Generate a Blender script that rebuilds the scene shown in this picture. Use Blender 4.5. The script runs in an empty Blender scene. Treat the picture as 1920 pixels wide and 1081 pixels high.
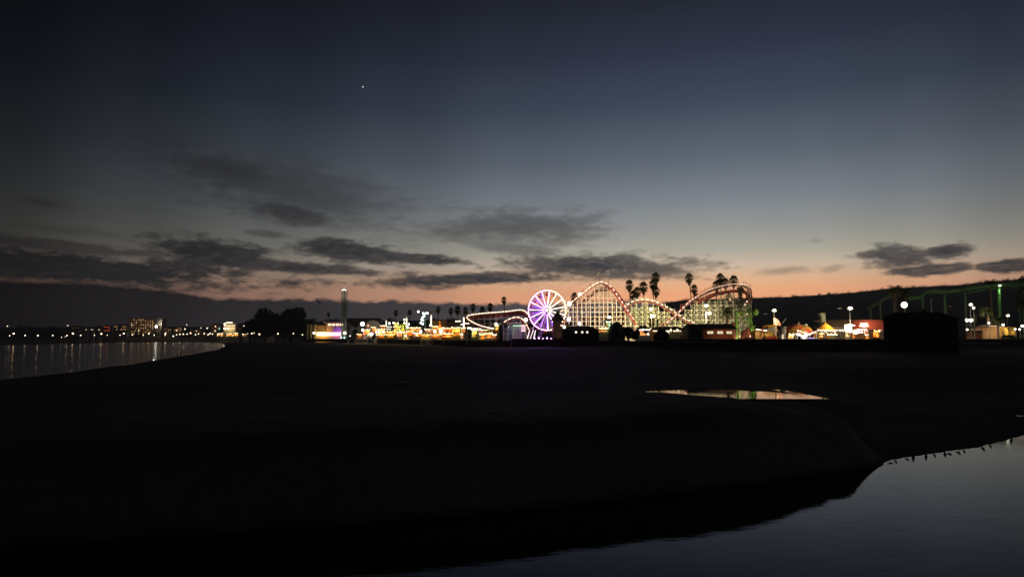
import bpy, bmesh, math, random
import numpy as np
from mathutils import Vector, Matrix, noise as mnoise
random.seed(7)
S = bpy.context.scene
COL = S.collection
R = math.radians

# ------------------------------------------------------------------ camera
FPX = 1280.0                      # focal length in photo pixels (1920 wide)
PITCH = math.atan(92.0 / FPX)
CAMZ = 9.0
cam = bpy.data.cameras.new('camera'); camo = bpy.data.objects.new('camera', cam); COL.objects.link(camo)
cam.sensor_width = 36.0; cam.lens = 36.0 * FPX / 1920.0
cam.clip_start = 0.5; cam.clip_end = 30000
camo.location = (0, 0, CAMZ); camo.rotation_euler = (R(90) + PITCH, 0, 0)
S.camera = camo
FWD = Vector((0, math.cos(PITCH), math.sin(PITCH))); UPV = Vector((0, -math.sin(PITCH), math.cos(PITCH)))

def ray(px, py):
    return FWD + Vector((1, 0, 0)) * ((px - 960) / FPX) + UPV * ((540.5 - py) / FPX)
def P(px, py, D):
    "the world point that stands D metres ahead and shows at that photo pixel"
    d = ray(px, py); t = D / d.y
    return Vector((d.x * t, D, CAMZ + d.z * t))
def G(px, py, z=0.0):
    d = ray(px, py); t = (z - CAMZ) / d.z
    return (d.x * t, d.y * t)
def azel(px, py):
    d = ray(px, py).normalized()
    return math.degrees(math.atan2(d.x, d.y)), math.degrees(math.asin(d.z))

S.view_settings.view_transform = 'Standard'; S.view_settings.look = 'None'
S.view_settings.exposure = 0.0; S.view_settings.gamma = 1.0
S.render.engine = 'CYCLES'
cy = S.cycles
cy.use_denoising = True
try: cy.denoiser = 'OPENIMAGEDENOISE'
except Exception: pass
cy.max_bounces = 5; cy.diffuse_bounces = 2; cy.glossy_bounces = 3; cy.transmission_bounces = 2; cy.volume_bounces = 0
cy.sample_clamp_indirect = 3.0
cy.caustics_reflective = False; cy.caustics_refractive = False
cy.use_light_tree = True

def lin(c):
    c = c / 255.0
    return c / 12.92 if c <= 0.04045 else ((c + 0.055) / 1.055) ** 2.4
def srgb(r, g, b): return (lin(r), lin(g), lin(b), 1.0)

# ------------------------------------------------------------------ node helper
class NT:
    def __init__(s, tree): s.t = tree; s.n = tree.nodes; s.l = tree.links
    def new(s, typ, **kw):
        n = s.n.new(typ)
        for k, v in kw.items(): setattr(n, k, v)
        return n
    def put(s, sock, v):
        if isinstance(v, bpy.types.NodeSocket): s.l.new(v, sock)
        else: sock.default_value = v
    def m(s, op, a, b=0.0, c=0.0, clamp=False):
        n = s.n.new('ShaderNodeMath'); n.operation = op; n.use_clamp = clamp
        s.put(n.inputs[0], a); s.put(n.inputs[1], b); s.put(n.inputs[2], c)
        return n.outputs[0]
    def ramp(s, fac, stops, interp='LINEAR'):
        n = s.n.new('ShaderNodeValToRGB'); cr = n.color_ramp; cr.interpolation = interp
        while len(cr.elements) > 1: cr.elements.remove(cr.elements[-1])
        cr.elements[0].position = stops[0][0]; cr.elements[0].color = stops[0][1]
        for p, c in stops[1:]:
            e = cr.elements.new(p); e.color = c
        s.put(n.inputs[0], fac)
        return n.outputs[0]
    def mix(s, fac, a, b, blend='MIX'):
        n = s.n.new('ShaderNodeMix'); n.data_type = 'RGBA'; n.blend_type = blend
        s.put(n.inputs[0], fac); s.put(n.inputs[6], a); s.put(n.inputs[7], b)
        return n.outputs[2]
    def noise(s, vec, scale, detail=4, rough=0.55):
        n = s.n.new('ShaderNodeTexNoise'); n.inputs['Scale'].default_value = scale
        n.inputs['Detail'].default_value = detail; n.inputs['Roughness'].default_value = rough
        if vec is not None: s.l.new(vec, n.inputs['Vector'])
        return n.outputs[0]
    def xyz(s, x, y, z):
        n = s.n.new('ShaderNodeCombineXYZ')
        s.put(n.inputs[0], x); s.put(n.inputs[1], y); s.put(n.inputs[2], z)
        return n.outputs[0]

# ------------------------------------------------------------------ sky: dusk gradient with stratus, by compass direction and height
def build_world():
    w = bpy.data.worlds.new('World'); S.world = w; w.use_nodes = True
    nt = NT(w.node_tree); nt.n.clear()
    tc = nt.new('ShaderNodeTexCoord'); sep = nt.new('ShaderNodeSeparateXYZ')
    nt.l.new(tc.outputs['Generated'], sep.inputs[0])
    x, y, z = sep.outputs
    az = nt.m('MULTIPLY', nt.m('ARCTAN2', x, y), 57.29578)
    el = nt.m('MULTIPLY', nt.m('ARCSINE', z), 57.29578)
    stops = []
    for py, c in [(632, (255, 172, 122)), (575, (255, 174, 125)), (548, (252, 178, 129)), (525, (235, 187, 146)), (500, (213, 192, 168)),
                  (470, (178, 174, 160)), (430, (156, 158, 155)), (380, (132, 140, 148)), (300, (98, 108, 121)), (200, (66, 76, 94)),
                  (100, (46, 54, 72)), (0, (31, 37, 50))]:
        e = azel(1250, py)[1]
        stops.append((max(0, e) / 60.0, srgb(*c)))
    stops += [(0.75, srgb(13, 16, 24)), (1.0, srgb(10, 12, 18))]
    base = nt.ramp(nt.m('DIVIDE', el, 60.0, clamp=True), stops)
    g = lambda v: (v, v, v, 1)
    az01 = nt.m('ADD', nt.m('DIVIDE', az, 120.0), 0.5, clamp=True)
    fall = nt.ramp(az01, [((azel(p, 450)[0]) / 120 + .5, g(v)) for p, v in
                          [(-300, .03), (0, .085), (250, .19), (500, .345), (750, .575), (960, .84), (1200, .97), (1350, 1), (1500, .95), (1700, .8), (1920, .58), (2400, .25)]] + [(1.0, g(.24))], 'EASE')
    # upper sky is more even than the horizon glow
    nsep = nt.new('ShaderNodeSeparateColor'); nt.l.new(fall, nsep.inputs[0]); fallv = nsep.outputs[0]
    sky = nt.mix(1.0, base, fall, 'MULTIPLY')
    bw = nt.new('ShaderNodeRGBToBW'); nt.l.new(sky, bw.inputs[0]); grey = nt.mix(1.0, bw.outputs[0], (.90, 1.0, 1.14, 1), 'MULTIPLY')
    sky = nt.mix(nt.m('MULTIPLY', nt.m('MULTIPLY', nt.m('SUBTRACT', 1.0, fallv), .6), nt.m('SUBTRACT', 1.05, nt.m('DIVIDE', el, 11.0), clamp=True)), sky, grey)      # greyer away from the afterglow
    anti = nt.mix(1.0, bw.outputs[0], (.80, .98, 1.28, 1), 'MULTIPLY')
    sky = nt.mix(nt.m('ADD', nt.m('MULTIPLY', y, -2.0), .1, clamp=True), sky, anti)      # the sky opposite the sunset is blue-grey
    # clouds
    v1 = nt.xyz(nt.m('MULTIPLY', az, .16), nt.m('MULTIPLY', el, .75), 3.1)
    n1 = nt.noise(v1, 1.0, 6, .58)
    v2 = nt.xyz(nt.m('MULTIPLY', az, .55), nt.m('MULTIPLY', el, 1.7), 7.7)
    n2 = nt.noise(v2, 1.0, 5, .6)
    wob = nt.m('ADD', nt.m('MULTIPLY', nt.m('SUBTRACT', n1, .5), 1.15), nt.m('MULTIPLY', nt.m('SUBTRACT', n2, .5), 1.7))
    v4 = nt.xyz(nt.m('MULTIPLY', az, 1.5), nt.m('MULTIPLY', el, 3.4), 2.2); n4 = nt.noise(v4, 1.0, 6, .65)
    wob = nt.m('ADD', wob, nt.m('MULTIPLY', nt.m('SUBTRACT', n4, .5), .85))
    total = None
    clouds = [  # px, py, half width, half height, tilt (px down per px), alpha, softness
        (120, 500, 420, 24, .03, .97, .45), (400, 472, 110, 24, .1, .95, .5), (120, 463, 210, 11, .05, .7, .6), (520, 500, 200, 10, .04, .9, .5),
        (622, 464, 62, 20, .05, .93, .5), (690, 474, 80, 16, .1, .93, .45), (790, 485, 82, 10, .06, .93, .45), (880, 524, 170, 13, -.04, .93, .5), (760, 533, 70, 6, 0, .6, .6),
        (975, 428, 150, 34, .0, .72, .9), (1080, 415, 60, 14, -.1, .5, .9), (960, 465, 90, 14, .1, .6, .8),
        (1120, 498, 170, 22, .03, .92, .55), (1230, 507, 70, 14, .05, .8, .7), (985, 515, 60, 14, 0, .6, .7),
        (565, 366, 200, 50, .15, .66, 1.0), (430, 322, 95, 32, .1, .8, .9), (548, 400, 95, 20, .08, .85, .85), (640, 345, 90, 18, .1, .5, .9), (690, 384, 70, 13, .0, .5, .9), (500, 300, 60, 14, .1, .35, .9),
        (1690, 482, 68, 18, .08, .88, .5), (1775, 471, 46, 12, -.05, .9, .45), (1745, 505, 70, 9, -.02, .92, .4), (1885, 499, 52, 10, .02, .92, .4),
        (1475, 506, 45, 7, -.05, .45, .8), (1560, 504, 20, 6, -.2, .4, .8), (90, 381, 40, 8, .05, .45, .8), (505, 439, 36, 6, .05, .55, .7),
        (1530, 452, 12, 5, 0, .3, .8), (330, 530, 120, 6, .0, .5, .8), (140, 434, 110, 7, .03, .3, .9)]
    for (px, py, hw, hh, tilt, a, soft) in clouds:
        a0, e0 = azel(px, py); wd = 1.22 * hw * 57.3 / FPX * math.cos(R(a0)) ** 2; hd = 1.15 * hh * 57.3 / FPX
        da = nt.m('SUBTRACT', az, a0)
        de = nt.m('ADD', nt.m('SUBTRACT', el, e0), nt.m('MULTIPLY', da, tilt))
        dx = nt.m('DIVIDE', da, wd); dy = nt.m('DIVIDE', de, hd)
        d = nt.m('SQRT', nt.m('ADD', nt.m('MULTIPLY', dx, dx), nt.m('MULTIPLY', dy, dy)))
        d = nt.m('ADD', d, wob)
        mr = nt.new('ShaderNodeMapRange'); mr.interpolation_type = 'SMOOTHSTEP'
        nt.put(mr.inputs['Value'], d); mr.inputs['From Min'].default_value = 1 + soft * .6; mr.inputs['From Max'].default_value = 1 - soft
        mr.inputs['To Min'].default_value = 0; mr.inputs['To Max'].default_value = a
        total = mr.outputs[0] if total is None else nt.m('SMOOTH_MAX', total, mr.outputs[0], .12)
    total = nt.m('MULTIPLY', total, nt.m('ADD', nt.m('ADD', nt.m('MULTIPLY', n2, .55), nt.m('MULTIPLY', n4, .35)), .58), clamp=True)
    cf = nt.m('POWER', fallv, .66)
    ccol = nt.mix(1.0, (.047, .047, .051, 1), nt.xyz(cf, cf, cf), 'MULTIPLY')
    sky = nt.mix(total, sky, ccol)
    # fog bank lying along the horizon to the west
    top = nt.ramp(az01, [((azel(p, 560)[0]) / 120 + .5, g(azel(p, q)[1] / 10)) for p, q in
                         [(-300, 515), (0, 527), (190, 534), (300, 545), (400, 559), (600, 563), (830, 568), (1000, 571), (1170, 565), (1260, 569), (1330, 600), (1500, 640)]])
    ts = nt.new('ShaderNodeSeparateColor'); nt.l.new(top, ts.inputs[0])
    v3 = nt.xyz(nt.m('MULTIPLY', az, .5), nt.m('MULTIPLY', el, 1.1), 1.3)
    n3 = nt.noise(v3, 1.0, 6, .6)
    edge = nt.m('SUBTRACT', el, nt.m('ADD', nt.m('MULTIPLY', ts.outputs[0], 10.0), nt.m('ADD', nt.m('MULTIPLY', nt.m('SUBTRACT', n3, .5), .8), nt.m('MULTIPLY', nt.m('SUBTRACT', n4, .5), .55))))
    mr = nt.new('ShaderNodeMapRange'); mr.interpolation_type = 'SMOOTHSTEP'
    nt.put(mr.inputs['Value'], edge); mr.inputs['From Min'].default_value = .24; mr.inputs['From Max'].default_value = -.18
    mr.inputs['To Max'].default_value = .97
    bcol = nt.mix(1.0, (.052, .059, .072, 1), nt.xyz(nt.m('POWER', fallv, 1.3), nt.m('POWER', fallv, 1.3), nt.m('POWER', fallv, 1.26)), 'MULTIPLY')
    sky = nt.mix(mr.outputs[0], sky, bcol)
    bg = nt.new('ShaderNodeBackground'); nt.l.new(sky, bg.inputs[0])
    nt.put(bg.inputs[1], nt.m('ADD', 1.0, nt.m('MULTIPLY', .92, nt.m('EXPONENT', nt.m('DIVIDE', nt.m('MAXIMUM', el, 0.0), -5.0)))))
    out = nt.new('ShaderNodeOutputWorld'); nt.l.new(bg.outputs[0], out.inputs[0])
    w.cycles.sampling_method = 'MANUAL'; w.cycles.sample_map_resolution = 512
build_world()

# ------------------------------------------------------------------ materials
MATS = {}
def mat(name, rgb, rough=.8, var=.25, scale=1.2, bump=0.0, metal=0.0):
    "painted or natural surface: colour broken up by noise"
    if name in MATS: return MATS[name]
    m = bpy.data.materials.new(name); m.use_nodes = True; nt = NT(m.node_tree)
    b = nt.n['Principled BSDF']; b.inputs['Roughness'].default_value = rough; b.inputs['Metallic'].default_value = metal
    b.inputs['Specular IOR Level'].default_value = .35
    tc = nt.new('ShaderNodeTexCoord')
    f = nt.noise(tc.outputs['Object'], scale, 5, .6)
    lo = tuple(max(0, c * (1 - var)) for c in rgb) + (1,); hi = tuple(min(1, c * (1 + var)) for c in rgb) + (1,)
    nt.l.new(nt.ramp(f, [(.3, lo), (.7, hi)]), b.inputs['Base Color'])
    if bump:
        bn = nt.new('ShaderNodeBump'); bn.inputs['Strength'].default_value = bump; bn.inputs['Distance'].default_value = .1
        nt.l.new(nt.noise(tc.outputs['Object'], scale * 5, 4), bn.inputs['Height']); nt.l.new(bn.outputs[0], b.inputs['Normal'])
    MATS[name] = m; return m
def glow(name, rgb, strength, sample=True):
    "something that gives off light: a lamp, tube or lit pane"
    if name in MATS: return MATS[name]
    m = bpy.data.materials.new(name); m.use_nodes = True; nt = NT(m.node_tree); nt.n.clear()
    e = nt.new('ShaderNodeEmission'); e.inputs[0].default_value = (*rgb, 1); e.inputs[1].default_value = strength
    o = nt.new('ShaderNodeOutputMaterial'); nt.l.new(e.outputs[0], o.inputs[0])
    m.cycles.emission_sampling = 'AUTO' if sample else 'NONE'
    MATS[name] = m; return m
def stripes(name, cols, n):
    "canvas gores: colours in turn round the tent's axis"
    if name in MATS: return MATS[name]
    m = bpy.data.materials.new(name); m.use_nodes = True; nt = NT(m.node_tree)
    b = nt.n['Principled BSDF']; b.inputs['Roughness'].default_value = .75
    tc = nt.new('ShaderNodeTexCoord'); sp = nt.new('ShaderNodeSeparateXYZ'); nt.l.new(tc.outputs['Object'], sp.inputs[0])
    a = nt.m('ADD', nt.m('DIVIDE', nt.m('ARCTAN2', sp.outputs[1], sp.outputs[0]), 2 * math.pi), .5)
    fr = nt.m('FRACT', nt.m('MULTIPLY', a, n))
    k = len(cols)
    nt.l.new(nt.ramp(fr, [(i / k, (*c, 1)) for i, c in enumerate(cols)], 'CONSTANT'), b.inputs['Base Color'])
    b.inputs['Transmission Weight'].default_value = 0
    MATS[name] = m; return m

def sand_mat():
    m = bpy.data.materials.new('damp_sand'); m.use_nodes = True; nt = NT(m.node_tree)
    b = nt.n['Principled BSDF']
    geo = nt.new('ShaderNodeNewGeometry'); sp = nt.new('ShaderNodeSeparateXYZ'); nt.l.new(geo.outputs['Position'], sp.inputs[0])
    p = geo.outputs['Position']
    n1 = nt.noise(p, .05, 5, .6); n2 = nt.noise(p, 1.3, 6, .65)
    c = nt.ramp(nt.m('ADD', nt.m('MULTIPLY', n1, .6), nt.m('MULTIPLY', n2, .4)), [(.35, (.11, .087, .072, 1)), (.65, (.215, .175, .145, 1))])
    wet = nt.m('SUBTRACT', 1.0, nt.m('DIVIDE', sp.outputs[2], .5), clamp=True)          # damp margin just above the water
    c = nt.mix(wet, c, (.05, .042, .036, 1))
    nt.l.new(c, b.inputs['Base Color'])
    b.inputs['Roughness'].default_value = .95; b.inputs['Specular IOR Level'].default_value = .12
    bn = nt.new('ShaderNodeBump'); bn.inputs['Strength'].default_value = .7; bn.inputs['Distance'].default_value = .25
    nt.l.new(nt.m('ADD', n2, nt.m('MULTIPLY', nt.noise(p, .35, 3), 1.5)), bn.inputs['Height']); nt.l.new(bn.outputs[0], b.inputs['Normal'])
    return m
def water_mat(name, rough, dist, sx, sy, strength=1.0, spec=.5):
    m = bpy.data.materials.new(name); m.use_nodes = True; nt = NT(m.node_tree)
    b = nt.n['Principled BSDF']
    b.inputs['Base Color'].default_value = (.004, .006, .008, 1); b.inputs['Roughness'].default_value = rough
    b.inputs['IOR'].default_value = 1.333; b.inputs['Specular IOR Level'].default_value = spec
    geo = nt.new('ShaderNodeNewGeometry'); mp = nt.new('ShaderNodeMapping'); nt.l.new(geo.outputs['Position'], mp.inputs[0])
    mp.inputs['Scale'].default_value = (sx, sy, 1)
    h = nt.m('ADD', nt.noise(mp.outputs[0], 1.0, 4, .6), nt.m('MULTIPLY', nt.noise(mp.outputs[0], .22, 3, .5), 2.0))
    bn = nt.new('ShaderNodeBump'); bn.inputs['Strength'].default_value = strength; bn.inputs['Distance'].default_value = dist
    nt.l.new(h, bn.inputs['Height']); nt.l.new(bn.outputs[0], b.inputs['Normal'])
    return m

WHITE = mat('white_paint', (.72, .68, .60), .6, .12, .8)
PINK = mat('dusty_red_timber', (.36, .09, .07), .7, .25, 1.5)
REDP = mat('red_paint', (.45, .05, .035), .55, .2)
DARK = mat('dark_timber', (.035, .03, .026), .9, .3, 1.0, .3)
DARKW = mat('dark_brown_cladding', (.05, .04, .035), .9, .3, .6, .3)
STEEL = mat('galvanised_steel', (.34, .34, .33), .45, .15, 1, 0, .3)
PALEP = mat('pale_painted_pole', (.62, .6, .54), .5, .1)
GREENP = mat('lime_green_paint', (.30, .58, .10), .5, .15)
DGREEN = mat('green_track_paint', (.08, .21, .07), .5, .15)
YELLOWP = mat('yellow_paint', (.70, .45, .04), .55, .15)
ORANGEP = mat('orange_paint', (.62, .21, .03), .6, .2)
CREAM = mat('cream_stucco', (.58, .50, .36), .85, .15, .5)
TAN = mat('ochre_stucco', (.50, .30, .11), .85, .2, .5)
GREYW = mat('grey_stucco', (.34, .32, .31), .85, .15, .5)
BROWN = mat('brown_shingle', (.10, .075, .055), .9, .3, 1.5, .3)
LEAF = mat('dark_foliage', (.035, .05, .025), .7, .4, .5)
PALML = mat('palm_leaf', (.09, .11, .04), .6, .35, 1.0)
PALMD = mat('dry_palm_skirt', (.12, .085, .045), .8, .3, 1.0)
BARK = mat('palm_bark', (.15, .11, .08), .9, .3, 2.0, .4)
GREENT = mat('green_canvas', (.06, .12, .08), .8, .2)
CONC = mat('concrete', (.20, .19, .18), .9, .2, .5, .3)
BLUEP = mat('blue_paint', (.16, .30, .42), .6, .15)
PURP = mat('violet_stucco', (.34, .22, .42), .8, .2)
CLOTH = mat('dark_clothing', (.03, .03, .035), .9, .3, 3)
SKIN = mat('skin', (.35, .22, .16), .6, .1)
FEATH = mat('grey_feathers', (.16, .16, .16), .8, .3, 6)

L_WARM = glow('warm_lamp', (1, .74, .42), 9)
L_WHITE = glow('white_lamp', (1, .91, .72), 10)
L_COOL = glow('cool_lamp', (.85, 1, .92), 9)
L_YG = glow('yellow_lamp', (1, .88, .42), 10)
L_SHORE = glow('shore_lamp', (1, .82, .58), 5)
L_SHOREO = glow('shore_amber_lamp', (1, .68, .36), 10)
L_TUBE = glow('tube_light', (1, .88, .62), 3)
L_STRIP = glow('stall_strip_light', (1, .74, .40), 3.4)
L_STRIPY = glow('stall_yellow_strip', (1, .76, .28), 3.2)
L_STRIPO = glow('stall_orange_strip', (1, .58, .22), 3.4)
L_STRIPP = glow('stall_violet_strip', (.85, .45, 1), 7)
L_STRIPG = glow('stall_green_strip', (.75, 1, .72), 2)
L_COAST = glow('track_bulb', (1, .76, .52), 2.8, False)
L_COASTP = glow('track_bulb_pink', (1, .64, .50), 2.4, False)
L_WIN = glow('lit_window', (1, .52, .21), .75, False)
L_WIN2 = glow('lit_window_pale', (1, .84, .58), 1.3, False)
L_WIN3 = glow('dim_window', (1, .5, .22), .12, False)
L_RED = glow('red_lamp', (1, .15, .06), 1.0, False)
L_TEAL = glow('teal_lamp', (.3, 1, .9), 6, False)

# ------------------------------------------------------------------ object helpers
LOC = {}
def tag(o, label=None, cat=None, group=None, kind=None):
    if label: o['label'] = label
    if cat: o['category'] = cat
    if group: o['group'] = group
    if kind: o['kind'] = kind
    return o
def thing(name, label, cat, loc=(0, 0, 0), group=None):
    o = bpy.data.objects.new(name, None); COL.objects.link(o); o.empty_display_size = .5
    o.location = loc; LOC[o] = Vector(loc)
    return tag(o, label, cat, group)
class MB:
    "collects shapes in world coordinates; build() links them as one mesh object"
    def __init__(s): s.v = []; s.f = []
    def add(s, vs, fs):
        n = len(s.v); s.v += [tuple(v) for v in vs]; s.f += [tuple(i + n for i in f) for f in fs]; return s
    def box(s, x0, x1, y0, y1, z0, z1):
        return s.add([(x0, y0, z0), (x1, y0, z0), (x1, y1, z0), (x0, y1, z0), (x0, y0, z1), (x1, y0, z1), (x1, y1, z1), (x0, y1, z1)],
                     [(0, 3, 2, 1), (4, 5, 6, 7), (0, 1, 5, 4), (1, 2, 6, 5), (2, 3, 7, 6), (3, 0, 4, 7)])
    def beam(s, a, b, w, h=None):
        a = Vector(a); b = Vector(b); d = b - a
        if d.length < 1e-6: return s
        d.normalize(); h = h or w
        ref = Vector((0, 0, 1)) if abs(d.z) < .95 else Vector((0, 1, 0))
        u = d.cross(ref).normalized(); v = u.cross(d)
        q = [(-1, -1), (1, -1), (1, 1), (-1, 1)]
        vs = [p + u * (i * w / 2) + v * (j * h / 2) for p in (a, b) for i, j in q]
        return s.add(vs, [(0, 1, 2, 3), (7, 6, 5, 4), (0, 4, 5, 1), (1, 5, 6, 2), (2, 6, 7, 3), (3, 7, 4, 0)])
    def tube(s, pts, rad, n=8, cap=True):
        pts = [Vector(p) for p in pts]; rr = rad if isinstance(rad, (list, tuple)) else [rad] * len(pts)
        vs = []; fs = []
        for i, p in enumerate(pts):
            d = (pts[min(i + 1, len(pts) - 1)] - pts[max(i - 1, 0)]).normalized()
            ref = Vector((0, 0, 1)) if abs(d.z) < .9 else Vector((0, 1, 0))
            u = d.cross(ref).normalized(); v = u.cross(d)
            for k in range(n):
                a = 2 * math.pi * k / n
                vs.append(p + (u * math.cos(a) + v * math.sin(a)) * rr[i])
        for i in range(len(pts) - 1):
            for k in range(n):
                fs.append((i * n + k, i * n + (k + 1) % n, (i + 1) * n + (k + 1) % n, (i + 1) * n + k))
        if cap: fs += [tuple(range(n - 1, -1, -1)), tuple((len(pts) - 1) * n + k for k in range(n))]
        return s.add(vs, fs)
    def lathe(s, c, prof, n=16, rot=0):
        c = Vector(c); vs = []; fs = []
        for r, z in prof:
            for k in range(n):
                a = rot + 2 * math.pi * k / n; vs.append(c + Vector((r * math.cos(a), r * math.sin(a), z)))
        for i in range(len(prof) - 1):
            for k in range(n): fs.append((i * n + k, i * n + (k + 1) % n, (i + 1) * n + (k + 1) % n, (i + 1) * n + k))
        fs += [tuple(range(n - 1, -1, -1)), tuple((len(prof) - 1) * n + k for k in range(n))]
        return s.add(vs, fs)
    def ball(s, c, r, n=8, m=5, sz=1.0):
        return s.lathe(c, [(max(.001, r * math.sin(math.pi * i / m)), -r * sz * math.cos(math.pi * i / m)) for i in range(m + 1)], n)
    def disc(s, c, axis, r, t, n=20):
        c = Vector(c); a = Vector(axis).normalized()
        return s.tube([c - a * t / 2, c + a * t / 2], r, n)
    def gable(s, x0, x1, y0, y1, z0, z1, inset=0.0, along='x'):
        "hip or gable roof with its ridge along x"
        ym = (y0 + y1) / 2
        vs = [(x0, y0, z0), (x1, y0, z0), (x1, y1, z0), (x0, y1, z0), (x0 + inset, ym, z1), (x1 - inset, ym, z1)]
        return s.add(vs, [(0, 3, 2, 1), (0, 1, 5, 4), (2, 3, 4, 5), (1, 2, 5), (3, 0, 4)])
    def prism(s, pts, y0, y1):
        "outline in x,z given depth"
        n = len(pts)
        vs = [(x, y0, z) for x, z in pts] + [(x, y1, z) for x, z in pts]
        return s.add(vs, [tuple(range(n)), tuple(range(2 * n - 1, n - 1, -1))] + [(i, i + n, (i + 1) % n + n, (i + 1) % n) for i in range(n)])
    def build(s, name, m, parent=None, smooth=False):
        me = bpy.data.meshes.new(name); o = bpy.data.objects.new(name, me); COL.objects.link(o)
        off = Vector((0, 0, 0)); q = parent
        while q is not None: off += LOC.get(q, Vector((0, 0, 0))); q = q.parent
        me.from_pydata([tuple(Vector(v) - off) for v in s.v], [], s.f); me.update()
        if m: me.materials.append(m)
        if smooth:
            for p in me.polygons: p.use_smooth = True
        if parent is not None: o.parent = parent
        return o
def copy_tree(o, parent=None):
    c = o.copy(); COL.objects.link(c)
    if parent is not None: c.parent = parent
    for ch in list(o.children): copy_tree(ch, c)
    return c
def lamp_light(parent, at, power, rgb, size=.35, aim=None, cone=130):
    l = bpy.data.lights.new('lamp_light', 'SPOT' if aim else 'POINT')
    if aim: l.spot_size = R(cone); l.spot_blend = .7
    l.energy = power; l.color = rgb; l.shadow_soft_size = size
    o = bpy.data.objects.new('lamp_light', l); COL.objects.link(o); o.parent = parent
    off = Vector((0, 0, 0)); q = parent
    while q is not None: off += LOC.get(q, Vector((0, 0, 0))); q = q.parent
    o.location = Vector(at) - off
    if aim: o.rotation_euler = Vector(aim).to_track_quat('-Z', 'Y').to_euler()
    return o

# ------------------------------------------------------------------ terrain
FRONT = [(-300, 800), (0, 830), (100, 960), (170, 1130), (240, 1480), (370, 1470), (440, 1150), (500, 900), (580, 640), (640, 528), (700, 450),
         (760, 375), (830, 300), (880, 242), (930, 226), (985, 208), (1030, 198), (1056, 188), (1150, 183), (1240, 182), (1300, 182), (1400, 180), (1450, 180), (1500, 175),
         (1600, 168), (1650, 165), (1700, 165), (1760, 185), (1820, 196), (1920, 205), (2300, 215)]
def F(px): return float(np.interp(px, [a for a, b in FRONT], [b for a, b in FRONT]))
land_poly = [(-4500, 700)] + [((p - 960) / FPX * d, d) for p, d in FRONT] + [(420, 40), (4500, 40), (4500, 4500), (-4500, 4500)]
river_poly = [G(2200, 770), G(2000, 800), G(1920, 816), G(1880, 826), G(1850, 834), G(1800, 842), G(1740, 851), G(1690, 859), G(1668, 865), G(1655, 873), G(1640, 878),
              G(1541, 888), G(1450, 901), G(1325, 917), G(1180, 935), G(1033, 950), G(800, 970), G(400, 1000), G(0, 1030), G(-600, 1090), G(-1500, 1150), (-90, 12), (-90, -60), (140, -60), (140, 84)]
inlet_poly = [G(1900, 778.6), G(1925, 780.8), G(2060, 787), (150, 84), (150, 92), G(2060, 774), G(1925, 777.2)]
POOLZ = 3.0
pool_poly = [G(p, q, POOLZ) for p, q in [(1205, 733.4), (1235, 731.8), (1262, 731), (1290, 730.4), (1330, 730.8), (1370, 731), (1410, 732.6), (1440, 733.5), (1470, 736.4), (1500, 738.5), (1517, 741.6), (1532, 744.2), (1512, 745.4), (1488, 746.4), (1440, 746.4), (1410, 746.5), (1385, 745.6), (1355, 744.2), (1330, 742.2), (1300, 740), (1275, 737.6), (1250, 735.6), (1228, 734.6)]]
sea_poly = [(-4500, 56), G(-1500, 830), G(-600, 760), G(-200, 727), G(0, 711.7), G(60, 705), G(126, 697.6), G(200, 687), G(240, 683.5), G(283, 675.8), G(323, 670), G(374.6, 660.6), G(407, 654.7), G(419, 648),
            G(412, 643.5), G(370, 641), G(240, 641), G(170, 643), G(100, 645), G(0, 647), G(-300, 650), (-4500, 640)]
def sdist(X, Y, poly):
    "distance to the polygon's outline, positive outside"
    X = np.asarray(X, float); Y = np.asarray(Y, float)
    d2 = np.full(X.shape, 1e18); ins = np.zeros(X.shape, bool)
    n = len(poly)
    for i in range(n):
        ax, ay = poly[i]; bx, by = poly[(i + 1) % n]; ex, ey = bx - ax, by - ay
        t = np.clip(((X - ax) * ex + (Y - ay) * ey) / (ex * ex + ey * ey + 1e-12), 0, 1)
        d2 = np.minimum(d2, (X - ax - t * ex) ** 2 + (Y - ay - t * ey) ** 2)
        c = (ay > Y) != (by > Y)
        with np.errstate(divide='ignore', invalid='ignore'):
            xi = ex * (Y - ay) / (ey if abs(ey) > 1e-12 else 1e-12) + ax
        ins ^= c & (X < xi)
    return np.where(ins, -1, 1) * np.sqrt(d2)
def wob(X, Y):
    return (np.sin(X * .11 + 1.3 * np.sin(Y * .07)) * np.sin(Y * .093 + .8 * np.sin(X * .05)) * .5 + np.sin(X * .53 + Y * .31) * np.sin(Y * .47 - X * .2) * .22
            + np.sin(X * 1.7 + 1.9 * np.sin(Y * .9)) * np.sin(Y * 1.9 + X * .6) * .1)
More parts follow.
